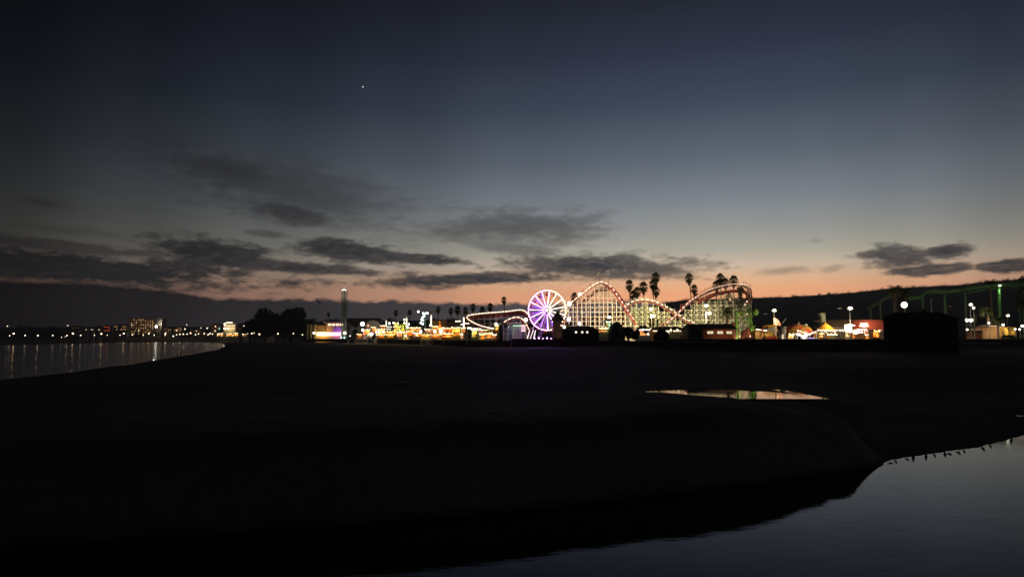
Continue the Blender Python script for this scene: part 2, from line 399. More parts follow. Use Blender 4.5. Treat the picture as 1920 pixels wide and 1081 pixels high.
def height(X, Y):
    X = np.asarray(X, float); Y = np.asarray(Y, float)
    d = sdist(X, Y, land_poly)
    left = np.interp(d, [-10, 0, 6, 15, 40, 80, 140, 260, 600], [7.5, 7.5, 7.2, 6.6, 5.2, 3.4, 2.3, 1.9, 1.8])
    right = np.interp(d, [-.5, 0, 2, 12, 30, 45, 70, 105, 140], [7.5, 7.5, 5.8, 5.4, 5.0, 4.3, 3.8, 3.4, 2.4])
    k = np.interp(X, [25, 45], [0, 1]); h = left * (1 - k) + right * k
    h = h + wob(X, Y) * .3 * np.clip(d / 20, 0, 1)
    dr = sdist(X, Y, river_poly) + wob(X * 1.7, Y * 1.7) * .45
    hc = np.interp(X, [-200, 6, 12, 17.4, 22, 25.2, 28, 60], [3.6, 3.55, 3.75, 3.7, 3.1, 1.0, .5, .5])
    bump = 1.13 * hc * (1 - np.exp(-np.maximum(dr, 0) / 1.5)) * np.interp(dr, [0, 5, 60], [1, 1, .5]) * (1 + .07 * wob(X * 2.1, Y * 1.3))
    slope = np.interp(X, [23, 28], [1.7, .06]) + np.clip((dr - 8) / 18, 0, 1) * .22
    ds = sdist(X, Y, sea_poly) + wob(X * .3, Y * .3) * 1.2
    dp = sdist(X, Y, pool_poly) + wob(X * 1.3, Y * 1.3) * .05
    di = sdist(X, Y, inlet_poly)
    h = np.maximum(h, bump)
    h = np.minimum(h, slope * dr + .04)
    h = np.minimum(h, .05 * ds + .02)
    h = np.minimum(h, POOLZ + .02 + np.where(dp < 6, .06 * dp, .36 + .12 * (dp - 6)))
    h = np.minimum(h, .06 * di + .02 + np.clip(di - 15, 0, 100) * .1)
    w = np.minimum(np.minimum(dr, ds), di); h = np.where(dp < 0, POOLZ + np.maximum(-.5, .2 * dp - .02), h)
    return np.where(w < 0, np.maximum(-2.5, .25 * w - .03), np.maximum(h, .03))
def gz(x, y): return float(height(np.array([x]), np.array([y]))[0])

def axis(lo, hi, knots):
    "grid lines with a step given piecewise"
    out = []; x = lo
    while x < hi:
        out.append(x); x += float(np.interp(x, [a for a, b in knots], [b for a, b in knots]))
    return np.array(out + [hi])
gx = axis(-2200, 2200, [(-2200, 150), (-900, 40), (-400, 14), (-150, 2.5), (-40, .9), (0, .5), (70, .5), (120, 1.2), (200, 6), (500, 40), (2200, 150)])
gy = axis(-80, 2400, [(-80, 8), (10, 1.0), (25, .45), (80, .5), (130, 1.0), (220, 2), (400, 6), (900, 14), (1600, 40), (2400, 150)])
XX, YY = np.meshgrid(gx, gy); ZZ = height(XX, YY)
nx, ny = len(gx), len(gy)
me = bpy.data.meshes.new('beach_sand')
idx = np.arange(nx * ny).reshape(ny, nx)
quads = np.stack([idx[:-1, :-1], idx[:-1, 1:], idx[1:, 1:], idx[1:, :-1]], -1).reshape(-1, 4)
me.vertices.add(nx * ny); me.vertices.foreach_set('co', np.stack([XX, YY, ZZ], -1).astype(np.float32).ravel())
me.loops.add(quads.size); me.loops.foreach_set('vertex_index', quads.astype(np.int32).ravel())
me.polygons.add(len(quads)); me.polygons.foreach_set('loop_start', np.arange(0, quads.size, 4, dtype=np.int32)); me.polygons.foreach_set('loop_total', np.full(len(quads), 4, np.int32))
me.update(calc_edges=True); me.polygons.foreach_set('use_smooth', np.ones(len(quads), bool))
me.materials.append(sand_mat())
o = bpy.data.objects.new('beach_sand', me); COL.objects.link(o); tag(o, 'dark damp sand beach sloping up to the boardwalk', kind='structure')

def sheet(name, x0, x1, y0, y1, m, label, z=0.0):
    o = MB().add([(x0, y0, z), (x1, y0, z), (x1, y1, z), (x0, y1, z)], [(0, 1, 2, 3)]).build(name, m)
    return tag(o, label, kind='structure')
sheet('sea', -2190, -104, 50, 1700, water_mat('sea_water', .15, .05, .35, .5), 'dark calm sea in the bay with lamp reflections')
sheet('river_water', -96, 160, -75, 96, water_mat('river_water', .02, .009, 1.1, 1.8, .42, .36), 'smooth river mouth water reflecting the dusk sky')
sheet('tidal_pool', min(p[0] for p in pool_poly) - .4, max(p[0] for p in pool_poly) + .4, min(p[1] for p in pool_poly) - .4, max(p[1] for p in pool_poly) + .4, water_mat('pool_water', .015, .004, 2, 2, .4), 'still tidal pool mirroring the boardwalk lights', POOLZ)
# ------------------------------------------------------------------ hills and far woods
def ridge_mesh(name, pts, Dr, Db, zb, m, label, noise_amp=6):
    "a hill: foot at distance Db, crest at Dr following the skyline points, falling away behind"
    px0, px1 = pts[0][0], pts[-1][0]; n = 160; rows = 14; vs = []; fs = []
    for j in range(rows + 4):
        t = j / rows
        for i in range(n + 1):
            px = px0 + (px1 - px0) * i / n
            D = Db + (Dr - Db) * min(t, 1) + max(0, t - 1) * Dr * .6
            zc = P(px, float(np.interp(px, [a for a, b in pts], [b for a, b in pts])), Dr).z
            f = t ** .8 if t <= 1 else max(0, 1 - (t - 1) * 3.2)
            x = (px - 960) / FPX * D
            z = zb - 1 + (zc - zb + 1) * f + mnoise.noise(Vector((x * .012, D * .012, 3))) * noise_amp * math.sin(math.pi * min(t, 1))
            vs.append((x, D, z))
    w = n + 1
    for j in range(rows + 3):
        for i in range(n): fs.append((j * w + i, j * w + i + 1, (j + 1) * w + i + 1, (j + 1) * w + i))
    o = MB().add(vs, fs).build(name, m, None, True)
    return tag(o, label, kind='structure')
def hill_depth(px, py):
    zc = P(px, float(np.interp(px, [a for a, b in hp], [b for a, b in hp])), 1500).z; best = 600
    for D in range(540, 1480, 5):
        if P(px, py, D).z <= 6.4 + (zc - 6.4) * ((D - 520) / 980) ** .8: return D
    return 1400
HILLM = mat('wooded_hillside', (.09, .08, .06), .95, .4, .02)
ridge_mesh('hill', [(1060, 600), (1120, 588), (1200, 578), (1231, 571), (1278, 562.5), (1410, 558.5), (1480, 556.5), (1600, 548.5), (1670, 540.5), (1795, 534.5), (1856, 528), (1990, 517), (2150, 514), (2420, 540)],
           1500, 520, 7.4, HILLM, 'long dark wooded hill rising behind the fairground')
ridge_mesh('low_hill', [(-330, 618), (-200, 616), (0, 614), (200, 612), (420, 612), (560, 608), (700, 603), (860, 598), (1000, 600), (1130, 605)],
           1850, 1560, 7.4, mat('far_hillside', (.03, .028, .024), .95, .4, .02), 'low dark hill behind the far shore town', 3)

def leaf_cloud(blobs, n, size, rnd, flat=.6):
    "small leaf faces spread through lumpy volumes; blobs = (centre, radius)"
    mb = MB(); wts = [r ** 2.4 for c, r in blobs]
    for _ in range(n):
        c, r = rnd.choices(blobs, wts)[0]
        u = Vector((rnd.gauss(0, 1), rnd.gauss(0, 1), rnd.gauss(0, 1) * .85)).normalized() * r * (rnd.random() ** .33)
        p = Vector(c) + u; sz = size * rnd.uniform(.5, 1.25)
        a = Vector((rnd.gauss(0, 1), rnd.gauss(0, 1), rnd.gauss(0, flat))).normalized()
        b = a.cross(Vector((rnd.gauss(0, 1), rnd.gauss(0, 1), rnd.gauss(0, 1)))).normalized()
        mb.add([p - a * sz, p + b * sz * .5, p + a * sz, p - b * sz * .5], [(0, 1, 2, 3)])
    return mb
# the woods on the skyline: nobody could count these
rnd = random.Random(3)
hp = [(1060, 600), (1120, 588), (1200, 578), (1231, 571), (1278, 562.5), (1410, 558.5), (1480, 556.5), (1600, 548.5), (1670, 540.5), (1795, 534.5), (1856, 528), (1990, 517)]
bl = []
for i in range(420):
    px = rnd.uniform(1215, 1960); py = float(np.interp(px, [a for a, b in hp], [b for a, b in hp]))
    D = rnd.uniform(1440, 1510); q = P(px, py, D); r = rnd.choice((2, 2.5, 3, 3.5, 5.5)) * rnd.uniform(.8, 1.2)
    bl.append((q + Vector((0, 0, -.6)), r))
tag(leaf_cloud(bl, 9000, 1.1, rnd).build('hilltop_woods', LEAF), 'ragged dark woods along the top of the hill', 'woods', kind='stuff')
bl = []
for i in range(260):
    px = rnd.uniform(-60, 620); D = rnd.uniform(1500, 1690) if 190 < px < 420 else rnd.uniform(1250, 1500)
    x = (px - 960) / FPX * D; r = rnd.uniform(4, 9)
    top = 7.5 + r * rnd.uniform(1.0, 2.6)
    bl.append((Vector((x, D, top)), r)); bl.append((Vector((x, D, top - r * .9)), r * .8))
tag(leaf_cloud(bl, 9000, 2.4, rnd).build('shore_woods', LEAF), 'dark mass of trees behind the lit far shore', 'woods', kind='stuff')
bl = []
for i in range(150):
    px = rnd.uniform(560, 1000); D = rnd.uniform(700, 900); r = rnd.uniform(3.5, 7)
    top = P(px, rnd.uniform(594, 606), D).z - r
    bl.append((Vector(((px - 960) / FPX * D, D, top)), r)); bl.append((Vector(((px - 960) / FPX * D, D, top - r)), r * .9))
tag(leaf_cloud(bl, 9000, 1.7, rnd).build('town_woods', LEAF), 'dark trees of the town behind the boardwalk rides', 'woods', kind='stuff')

for px, py, lab in [(1434, 589, 'faint lit house on the dark hill beside the white lamp pole'), (1553, 561, 'tiny lit house high on the hill over the square column'), (1562, 559.5, 'second tiny lit house high on the hill, close to its twin'), (1573, 578, 'dim house on the hill slope before the brightest lamp'), (1663, 556, 'dim house near the hill crest behind the steel track ramp'), (1780, 575, 'faint house on the lower hill between the green columns')]:
    D = hill_depth(px, py); q = P(px, py, D); t = thing('hillside_house', lab, 'house', (q.x, D, q.z - 2), 'scattered houses on the dark hill')
    MB().box(q.x - 2.6, q.x + 2.6, D - 2, D + 4, q.z - 3, q.z + 1.4).build('wall', GREYW, t); MB().gable(q.x - 3, q.x + 3, D - 2.4, D + 4.4, q.z + 1.4, q.z + 3).build('roof', DARK, t)
    for dx in (-1.3, .8): MB().box(q.x + dx - .6, q.x + dx + .6, D - 2.07, D - 2.01, q.z - .7, q.z + .5).build('window', glow('hill_window', (1, .8, .5), .5, False), t)
# ------------------------------------------------------------------ trees
def broad_tree(px0, px1, pytop, D, label, seed, n=2600, group=None, pybot=None, m=None):
    rr = random.Random(seed); c = (px0 + px1) / 2; x = (c - 960) / FPX * D; hw = (px1 - px0) / 2 / FPX * D
    zg = gz(x, D) if pybot is None else P(c, pybot, D).z; zt = P(c, pytop, D).z; H = zt - zg
    t = thing('tree', label, 'tree', (x, D, zg), group)
    mb = MB(); tips = []
    mb.tube([(x, D, zg - .2), (x + .1 * hw, D, zg + H * .3), (x, D, zg + H * .7)], [H * .035 + .08, H * .026 + .05, H * .012 + .02], 8)
    for k in range(7):
        a = k * 2.4 + rr.random(); b = (x, D, zg + H * rr.uniform(.25, .5)); e = Vector((x + math.cos(a) * hw * .65, D + math.sin(a) * hw * .65, zg + H * rr.uniform(.5, .8)))
        mb.tube([b, (Vector(b) + e) / 2 + Vector((0, 0, H * .05)), e], [H * .016 + .03, H * .011 + .02, H * .005 + .01], 6); tips.append(e)
    mb.build('trunk', BARK, t)
    blobs = [(Vector((x, D, zg + H * .72)), hw * .55)]
    for k in range(13):
        a = rr.uniform(0, 6.28); q = rr.uniform(.35, .78); zz = rr.uniform(.36, .86)
        r = hw * rr.uniform(.24, .42); wz = math.sqrt(max(.15, 1 - ((zz - .55) / .5) ** 2))
        blobs.append((Vector((x + math.cos(a) * (hw - r) * q * 1.25 * wz, D + math.sin(a) * hw * q * wz, min(zg + H * zz, zt - r * .8))), r))
    leaf_cloud(blobs, n, hw * .085 + .12, rr).build('crown', m or LEAF, t)
    return t
broad_tree(462, 532, 577, 720, 'tall round-crowned dark tree, higher of the pair behind the low lit shore row', 11, 5200)
broad_tree(510, 580, 578.5, 735, 'broad dark tree close to the ochre hall, second of the big pair', 12, 5200)
broad_tree(448, 490, 598, 760, 'lower dark tree leaning on the tall round tree beside the lit inn', 13, 1500)
broad_tree(556, 600, 596, 700, 'low dark tree behind the ochre hall with pilasters', 14, 1500)
broad_tree(659, 673, 615, 445, 'small dark round tree in front of the grey arched building', 15, 800)
broad_tree(651, 660, 623, 450, 'small dark bush-like tree at the foot of the drop tower', 16, 500)
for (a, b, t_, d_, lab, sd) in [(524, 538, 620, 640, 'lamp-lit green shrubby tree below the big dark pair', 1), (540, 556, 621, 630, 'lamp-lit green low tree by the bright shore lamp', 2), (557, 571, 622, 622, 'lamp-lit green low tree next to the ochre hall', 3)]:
    broad_tree(a, b, t_, d_, lab, 20 + sd, 700, 'green trees along the shore road', m=mat('lit_foliage', (.07, .10, .035), .7, .35, .6))  # lamp light is put into this brighter leaf colour
broad_tree(1163, 1191, 611, 186, 'dark bushy tree between green tent and white stall', 31, 1500)
broad_tree(1181, 1200, 616, 184, 'low dark bushy tree before the red-roofed white stall', 32, 1500)
broad_tree(1222, 1258, 619, 182, 'rounded dark bush in front of the lit pavilion', 33, 2600)
broad_tree(1394, 1418, 549, 262, 'dark shaggy tree behind the coaster end curve', 34, 1500)
broad_tree(1905, 1960, 505, 250, 'dark tree tip hanging in at the upper edge by the green track', 35, 1800)
broad_tree(1062, 1094, 552, 262, 'dark tree behind the lamps of the coaster lift hill', 36, 1200) if False else None

# ------------------------------------------------------------------ palms
def fan_leaf(mb, base, dirv, L, rr):
    d = dirv.normalized(); side = d.cross(Vector((0, 0, 1)));  side = side.normalized() if side.length > .05 else Vector((1, 0, 0))
    up = side.cross(d); stem = base + d * L * .45
    mb.beam(base, stem, L * .02)
    k = 9
    for i in range(k):
        a = (i / (k - 1) - .5) * 3.3; r = L * .55 * (1 - .25 * abs(i / (k - 1) - .5) * 2)
        v = (d * math.cos(a) + side * math.sin(a)); tip = stem + v * r - Vector((0, 0, r * .22)); w = v.cross(up).normalized() * L * .062
        mid = stem + v * r * .55
        mb.add([stem, mid + w, tip, mid - w], [(0, 1, 2, 3)])
def fan_palm(seed, H=12.0, Rc=1.7, lean=0.0):
    rr = random.Random(seed)
    t = thing('fan_palm', None, 'palm tree', (0, 0, 0))
    pts = [(lean * (i / 6) ** 1.6, 0, H * i / 6) for i in range(7)]
    MB().tube([(0, 0, -.3)] + pts[1:], [.30, .24, .2, .18, .17, .16, .15], 8).build('trunk', BARK, t)
    top = Vector(pts[-1]); mb = MB()
    for i in range(46):
        a = i * 2.399 + rr.uniform(-.2, .2); e = R(85 - 150 * (i / 45) + rr.uniform(-8, 8))
        fan_leaf(mb, top + Vector((0, 0, .1 - .5 * i / 45)), Vector((math.cos(a) * math.cos(e), math.sin(a) * math.cos(e), math.sin(e))), Rc * rr.uniform(.9, 1.12), rr)
    mb.build('crown', PALML, t)
    mb = MB()
    for i in range(46):
        a = i * 2.399; e = R(-68 - rr.uniform(0, 18)); b = top + Vector((0, 0, -.35 - rr.uniform(0, Rc * .7)))
        fan_leaf(mb, b, Vector((math.cos(a) * math.cos(e), math.sin(a) * math.cos(e), math.sin(e))), Rc * rr.uniform(.55, .75), rr)
    mb.build('dead_leaf_skirt', PALMD, t)
    return t
def date_palm(seed, H=5.0, Rc=3.0, leafm=None):
    rr = random.Random(seed)
    t = thing('date_palm', None, 'palm tree', (0, 0, 0))
    MB().lathe((0, 0, -.3), [(.42, 0), (.34, H * .3), (.33, H * .7), (.46, H * .92), (.3, H + .3)], 10).build('trunk', BARK, t)
    mb = MB(); n = 44
    for i in range(n):
        a = i * 2.399 + rr.uniform(-.15, .15); e0 = R(80 - 95 * (i / n) ** .9); L = Rc * rr.uniform(.9, 1.15)
        h = Vector((math.cos(a), math.sin(a), 0)); pts = []; p = Vector((0, 0, H + .1)); e = e0
        for k in range(8):
            pts.append(p.copy()); p = p + (h * math.cos(e) + Vector((0, 0, math.sin(e)))) * L / 7; e -= R(13 + 5 * k * .6)
        mb.tube(pts, [.05 - .005 * k for k in range(8)], 4, False)
        side = Vector((-h.y, h.x, 0))
        for k in range(1, 15):
            f = k / 15 * 7; i0 = min(6, int(f)); q = pts[i0].lerp(pts[i0 + 1], f - i0); dr_ = (pts[i0 + 1] - pts[i0]).normalized()
            ll = L * .24 * math.sin(math.pi * (k / 15) ** .7) + .08
            for s_ in (-1, 1):
                v = (side * s_ * .8 + dr_ * .6 - Vector((0, 0, .25))).normalized()
                w = dr_ * .07
                mb.add([q - w, q + w, q + v * ll], [(0, 1, 2)])
    mb.build('crown', leafm or PALML, t)
    return t
PALMS = []
def place_palm(kind, px, py, D, label, rc_px, group='tall fan palms behind the rides', lean=0.0, pybot=None):
    "py = centre of the crown"
    rc_px *= 1.14; top = P(px, py, D); x0 = top.x - lean
    zg = gz(x0, D) if pybot is None else P(px, pybot, D).z
    H = top.z - zg; Rc = rc_px / FPX * D
    if kind == 'fan': t = fan_palm(len(PALMS) + 50, H, Rc, lean)
    else: t = date_palm(len(PALMS) + 50, H, Rc)
    t.location = (x0, D, zg); t.rotation_euler = (0, 0, 0); t['label'] = label; t['group'] = group
    PALMS.append(t); return t
for (px, py, D, rc, lean, lab) in [
    (1180, 533, 250, 9, -.6, 'fan palm with bare trunk, first beyond the big coaster drop'),
    (1187.5, 552, 255, 8.5, 0, 'short fan palm below and beside the first one past the drop'),
    (1194.5, 546, 252, 8.5, .3, 'shorter fan palm close against the low one past the drop'),
    (1206.5, 537, 256, 9.5, -.5, 'fan palm standing alone over the top of the second hump'),
    (1229.5, 519, 262, 9.5, .3, 'tallest fan palm, its crown topping the stacked three over the hump'),
    (1224.5, 532, 258, 9, 0, 'middle fan palm of the stacked three over the hump'),
    (1230, 544.5, 254, 8.5, 0, 'lowest fan palm of the stacked three over the hump'),
    (1292, 521, 250, 9, -1.2, 'tall leaning fan palm over the crossing of the coaster tracks'),
    (1301.5, 541, 252, 8, 0, 'medium fan palm tucked beside the tall leaning one'),
    (1305, 556, 250, 6.5, 0, 'small fan palm crown just above the climbing track'),
    (1343.5, 534, 246, 9, .5, 'lowest of the fan palms over the last coaster hill'),
    (1350.5, 521, 250, 9.5, -.3, 'highest fan palm of the three bunched over the last coaster hill'),
    (1360, 529, 252, 8.5, .4, 'fan palm between the bunched pair and the lone one over the last hill'),
    (1375.5, 525, 248, 9.5, .2, 'separate fan palm at the end of the group over the last hill'),
    (1366.5, 557, 244, 7.5, 0, 'dark low fan palm under the red track of the last hill'),
    (1077, 556, 262, 8, 0, 'fan palm behind the lift hill lamps beside the wheel'),
    (945, 562, 330, 6, -.5, 'lone fan palm rising above the low coaster curve'),
    (919, 574.5, 345, 6.5, 0, 'fan palm above the red track, next to the lone tall one'),
    (904.5, 580.5, 350, 6.5, 0, 'dark fan palm between two others over the red track'),
    (887, 575, 345, 6.5, 0, 'round-headed fan palm above the tip of the coaster curve'),
    (873, 581, 360, 6, 0, 'dark fan palm just short of the coaster tip'),
    (858, 579.5, 370, 7, 0, 'bushy dark fan palm over the red ball ride'),
    (845, 582, 380, 5.5, 0, 'small dark fan palm over the orange stalls'),
    (821.5, 579.5, 400, 5.5, 0, 'dark fan palm behind the lit gondola pylon'),
    (768, 585, 470, 5, 0, 'small dark fan palm behind the white tube pylon'),
    (742, 586, 500, 5, 0, 'small dark fan palm behind the yellow ride'),
    (616, 588.5, 690, 3.6, 0, 'tiny lone fan palm above the lit hall terrace')]:
    place_palm('fan', px, py, D, lab, rc, lean=lean)
for (px, py, D, rc, lab) in [
    (1363, 586, 205, 20, 'dark thick date palm before the pale coaster lattice'),
    (1679, 545, 205, 19, 'dark date palm on the skyline over the unlit building'),
    (1697, 549, 208, 15, 'second dark date palm beside it over the globe lamp'),
    (1851.5, 583, 215, 16, 'lamp-lit date palm beside the green track column'),
    (1871, 601, 211, 14, 'lower lamp-lit date palm in front of the brown pavilion'),
    (1857, 533, 262, 16, 'dark palm showing over the far green track beam')]:
    place_palm('date', px, py, D, lab, rc, 'date palms around the rides')
# ------------------------------------------------------------------ far shore lamps
def shore_lamp(px, py, D, label, m, r, group='street lamps along the far shore'):
    q = P(px, py, D); zg = gz(q.x, q.y)
    t = thing('street_lamp', label, 'street lamp', (q.x, q.y, zg), group)
    MB().tube([(q.x, q.y, zg), (q.x, q.y, q.z + .15)], .09, 5).build('pole', STEEL, t)
    MB().beam((q.x, q.y, q.z + .2), (q.x + .9, q.y - .3, q.z + .3), .12).build('arm', STEEL, t)
    MB().ball((q.x + .5, q.y - .5, q.z), r, 6, 3, .8).build('lamp_head', m, t)
    return t
SH = [  # px, py, radius m, kind, where
    (13.6, 611, .55, 'w', 'small high lamp near the edge above the cliff road'), (18, 628.8, .6, 'w', 'small white lamp next to the amber lamp at the edge of view'),
    (25.5, 625, 1.05, 'a', 'large amber lamp nearest the edge of view, with the long reflection'), (47, 628.4, .75, 'w', 'white lamp alone between the amber lamp and the lit tree'),
    (70.6, 628.6, .95, 'w', 'bright white lamp lighting the low tree on the cliff'), (98.8, 628.4, .8, 'w', 'white lamp just past the lit low tree'),
    (115, 631.5, .5, 'w', 'low small lamp before the close trio'), (122.3, 631, .45, 'w', 'smallest lamp of the close trio'), (125.3, 628.4, .85, 'w', 'brightest lamp of the close trio'),
    (127, 610, .6, 'w', 'high lamp on the hillside above the close trio'), (136.4, 625, 1.15, 'a', 'bright amber lamp just past the close trio'), (151, 628.4, .9, 'w', 'white lamp following the second amber one'),
    (177, 628.2, .8, 'w', 'white lamp before the low red-windowed house'), (190, 625.4, 1.35, 'a', 'bright amber lamp under the low red-windowed house'), (201, 628, .8, 'w', 'white lamp just past the red-windowed house'),
    (224.6, 628, .95, 'w', 'white lamp before the tall hotel corner'), (232, 625, 1.5, 'a', 'large amber lamp at the corner of the tall hotel'), (248, 627, 1.25, 'w', 'white lamp at the foot of the tall hotel, first along it'),
    (268.5, 628, 1.0, 'w', 'small white lamp at the middle of the tall hotel'), (279, 624.7, 1.3, 'a', 'amber lamp under the far half of the hotel'), (289, 628, 1.1, 'w', 'white lamp below the hotel floodlight'),
    (310, 625, 1.35, 'a', 'amber lamp just past the hotel end wall'), (309.5, 628, 1.0, 'w', 'white lamp directly below the one past the hotel'), (324.7, 629.8, 1.5, 'w', 'big low white lamp past the hotel'),
    (331, 627, 1.0, 'w', 'lamp beside the big low one past the hotel'), (337, 626.5, .9, 'a', 'small amber lamp past the big low white one'), (343.5, 626, 1.1, 'a', 'amber lamp under the bright hillside pair'),
    (350.5, 626, 1.1, 'w', 'white lamp under the bright hillside pair'), (357, 624, 1.3, 'a', 'taller amber lamp past the bright hillside pair'), (366.5, 627, 1.2, 'w', 'white lamp midway from hotel to lit inn'),
    (372, 625.5, .9, 'a', 'small amber lamp midway from hotel to lit inn'), (383, 625, 1.0, 'a', 'amber lamp below the big high white lamp'), (390, 627, 1.2, 'w', 'white lamp before the row of lit sheds'),
    (393.5, 624.6, 1.3, 'w', 'tall white lamp before the row of lit sheds'), (398, 626, .8, 'a', 'small amber lamp touching the row of lit sheds'),
    (331, 619, .8, 'a', 'amber lamp on the slope beside the hotel'), (346.5, 616.5, 1.4, 'w', 'brightest lamp of the hillside pair past the hotel'), (350, 608.6, .9, 'w', 'top lamp of the hillside pair past the hotel'),
    (368, 620.7, .8, 'w', 'small slope lamp midway to the lit inn'), (376.4, 614.5, .9, 'w', 'lone slope lamp before the big high white lamp'), (388.4, 614.7, 1.4, 'w', 'big high white lamp on the slope before the inn'),
    (397, 612.5, .8, 'a', 'amber slope lamp over the teal one'), (404, 611.5, .75, 'a', 'topmost small amber lamp near the inn'), (403, 620, .8, 'a', 'amber slope lamp under the teal one'),
    (260, 619.6, 1.1, 'w', 'bright balcony lamp low on the hotel front'), (254, 619.7, .9, 'a', 'amber balcony lamp beside the bright one on the hotel'),
    (448.6, 616, .75, 'a', 'small amber lamp just past the lit inn'), (456.7, 610.8, .8, 'w', 'white lamp before the big dark trees'), (473.7, 617.7, .6, 'w', 'small lamp at the start of the big dark trees'),
    (486, 617.2, 1.2, 'w', 'bright lamp in front of the tallest dark tree'), (504.5, 617, .65, 'w', 'small lamp under the tallest dark tree'), (514, 616.8, 1.05, 'w', 'bright lamp between the two big dark trees'),
    (525, 619.2, .8, 'a', 'first of two amber lamps under the second big tree'), (528.9, 619, .8, 'a', 'second of two amber lamps under the second big tree'),
    (561.6, 613.8, 1.05, 'w', 'bright top lamp of the cluster before the ochre hall'), (565, 615.8, .6, 'w', 'lamp on the far side of the cluster before the ochre hall'), (559.3, 617.2, .55, 'w', 'low lamp of the cluster before the ochre hall'),
    (553.5, 617.6, .55, 'a', 'small amber lamp beside the cluster before the ochre hall'), (542.3, 623.8, 1.1, 'w', 'bright low lamp among the lit green trees'), (549.5, 624.4, .8, 'a', 'amber low lamp among the lit green trees'),
    (566, 627.3, .8, 'w', 'low lamp at the foot of the ochre hall pilasters'), (547.5, 615.4, .45, 'w', 'faint small lamp above the lit green trees'),
    (464.3, 625.2, .95, 'w', 'white lamp in the low lit row past the inn'), (471.8, 625, 1.1, 'w', 'bigger white lamp in the low lit row past the inn'), (476.2, 623.3, .6, 'a', 'small amber lamp in the low lit row'),
    (493.2, 624.9, 1.45, 'w', 'big white lamp beside the lit shore shed'), (486, 626.2, .9, 'a', 'amber lamp before the lit shore shed'), (520.6, 625.3, .7, 'a', 'amber lamp past the lit shore shed')]
for px, py, r, k, lab in SH:
    amber = k == 'a'
    shore_lamp(px, py, F(px) + (4 if py > 622 else 60), lab, L_SHOREO if amber else L_SHORE, r)
q = P(411, 615.5, F(411) + 40)
shore_lamp(411, 615.5, F(411) + 40, 'teal-green lamp on the slope just before the lit inn', L_TEAL, .8)
for px, py, lab in [(137, 617.7, 'first of the faint lit huts on the hillside over the water'), (152.4, 618, 'second faint lit hut on the hillside'), (160.5, 617.8, 'third faint lit hut, close after the second'), (172.5, 617.8, 'fourth faint lit hut on the hillside'), (185.7, 617.9, 'fifth faint lit hut, next to the red-windowed house')]:
    D = F(px) + 90; q = P(px, py, D); w = 2.6; z0 = gz(q.x, D)
    t = thing('hillside_house', lab, 'house', (q.x, D, z0), 'faint lit houses on the far hillside')
    MB().box(q.x - w, q.x + w, D, D + 5, z0 - 1, q.z + 1.6).build('wall', GREYW, t)
    MB().gable(q.x - w - .4, q.x + w + .4, D - .5, D + 5.5, q.z + 1.6, q.z + 3.4).build('roof', DARK, t)
    for dx in (-1.2, .9): MB().box(q.x + dx - .7, q.x + dx + .7, D - .06, D - .01, q.z - .6, q.z + .6).build('window', L_WIN2, t)

def block(name, px0, px1, pyt, pyb, D, depth, m, label, cat='building', roof=None, parent_group=None, roof_h=0, roofm=None, flat_trim=None):
    "a building with its front at D: wall part, roof part; returns thing and its world frame"
    a = P(px0, pyt, D); b = P(px1, pyb, D); zt = a.z; zb = min(b.z, gz((a.x + b.x) / 2, D)) - .3
    t = thing(name, label, cat, ((a.x + b.x) / 2, D, zb), parent_group)
    MB().box(a.x, b.x, D, D + depth, zb, zt).build('wall', m, t)
    if roof == 'gable': MB().gable(a.x - .3, b.x + .3, D - .5, D + depth + .5, zt + .002, zt + roof_h, 0).build('roof', roofm or DARK, t)
    elif roof == 'hip': MB().gable(a.x - .3, b.x + .3, D - .5, D + depth + .5, zt + .002, zt + roof_h, (b.x - a.x) * .28).build('roof', roofm or DARK, t)
    else:
        mb = MB(); mb.box(a.x - .12, b.x + .12, D - .12, D + depth + .12, zt + .002, zt + .35 + roof_h); mb.build('roof', roofm or m, t)
    return t, a.x, b.x, zb, zt
def window(t, px0, px1, py0, py1, D, m, name='window'):
    a = P(px0, py0, D); b = P(px1, py1, D)
    f = MB().box(a.x, b.x, D - .09, D - .005, b.z, a.z)
    return f.build(name, m, t)

# tall hotel on the far shore
D = 1540
t, x0, x1, zb, zt = block('hotel', 240, 303, 596.5, 630, D, 22, mat('hotel_stucco', (.26, .20, .15), .9, .15, .1), 'tall slab hotel with rows of amber lit balconies on the far shore', 'hotel')
hr = random.Random(5); n = 0
for i in range(12):
    for j in range(9):
        px = 241.6 + i * 4.35; py = 598.2 + j * 3.25
        if px > 292 and j < 4: continue
        k = hr.random()
        if n < 96: window(t, px, px + 2.1, py, py + 1.5, D, L_WIN if k < .42 else (L_WIN2 if k < .48 else L_WIN3)); n += 1
for j in range(9): MB().box(x0, x1 - 12, D - 1.6, D - .1, P(250, 600.6 + j * 3.25, D).z - .1, P(250, 600.6 + j * 3.25, D).z + .25).build('balcony', mat('balcony_rail', (.3, .25, .2), .8), t)
MB().box(x1 - 11.2, x1 - .05, D - .35, D - .01, P(300, 609.5, D).z, zt - .2).build('end_wall_panel', PALEP, t)
t = thing('floodlight', 'big white floodlight burning against the hotel end wall', 'floodlight', (P(293, 611, D).x, D - 14, gz(P(293, 611, D).x, D - 14)))
q = P(293.3, 611.8, D - 14)
MB().tube([(q.x, q.y, gz(q.x, q.y)), (q.x, q.y, q.z)], .25, 6).build('pole', STEEL, t)
MB().ball((q.x, q.y - .6, q.z), 2.6, 8, 4).build('lamp_head', glow('hotel_flood', (1, .9, .72), 14), t); lamp_light(t, (q.x + 1, q.y + 4, q.z + 3), 3500, (1, .9, .7), 1, (.4, 1, .3), 100)

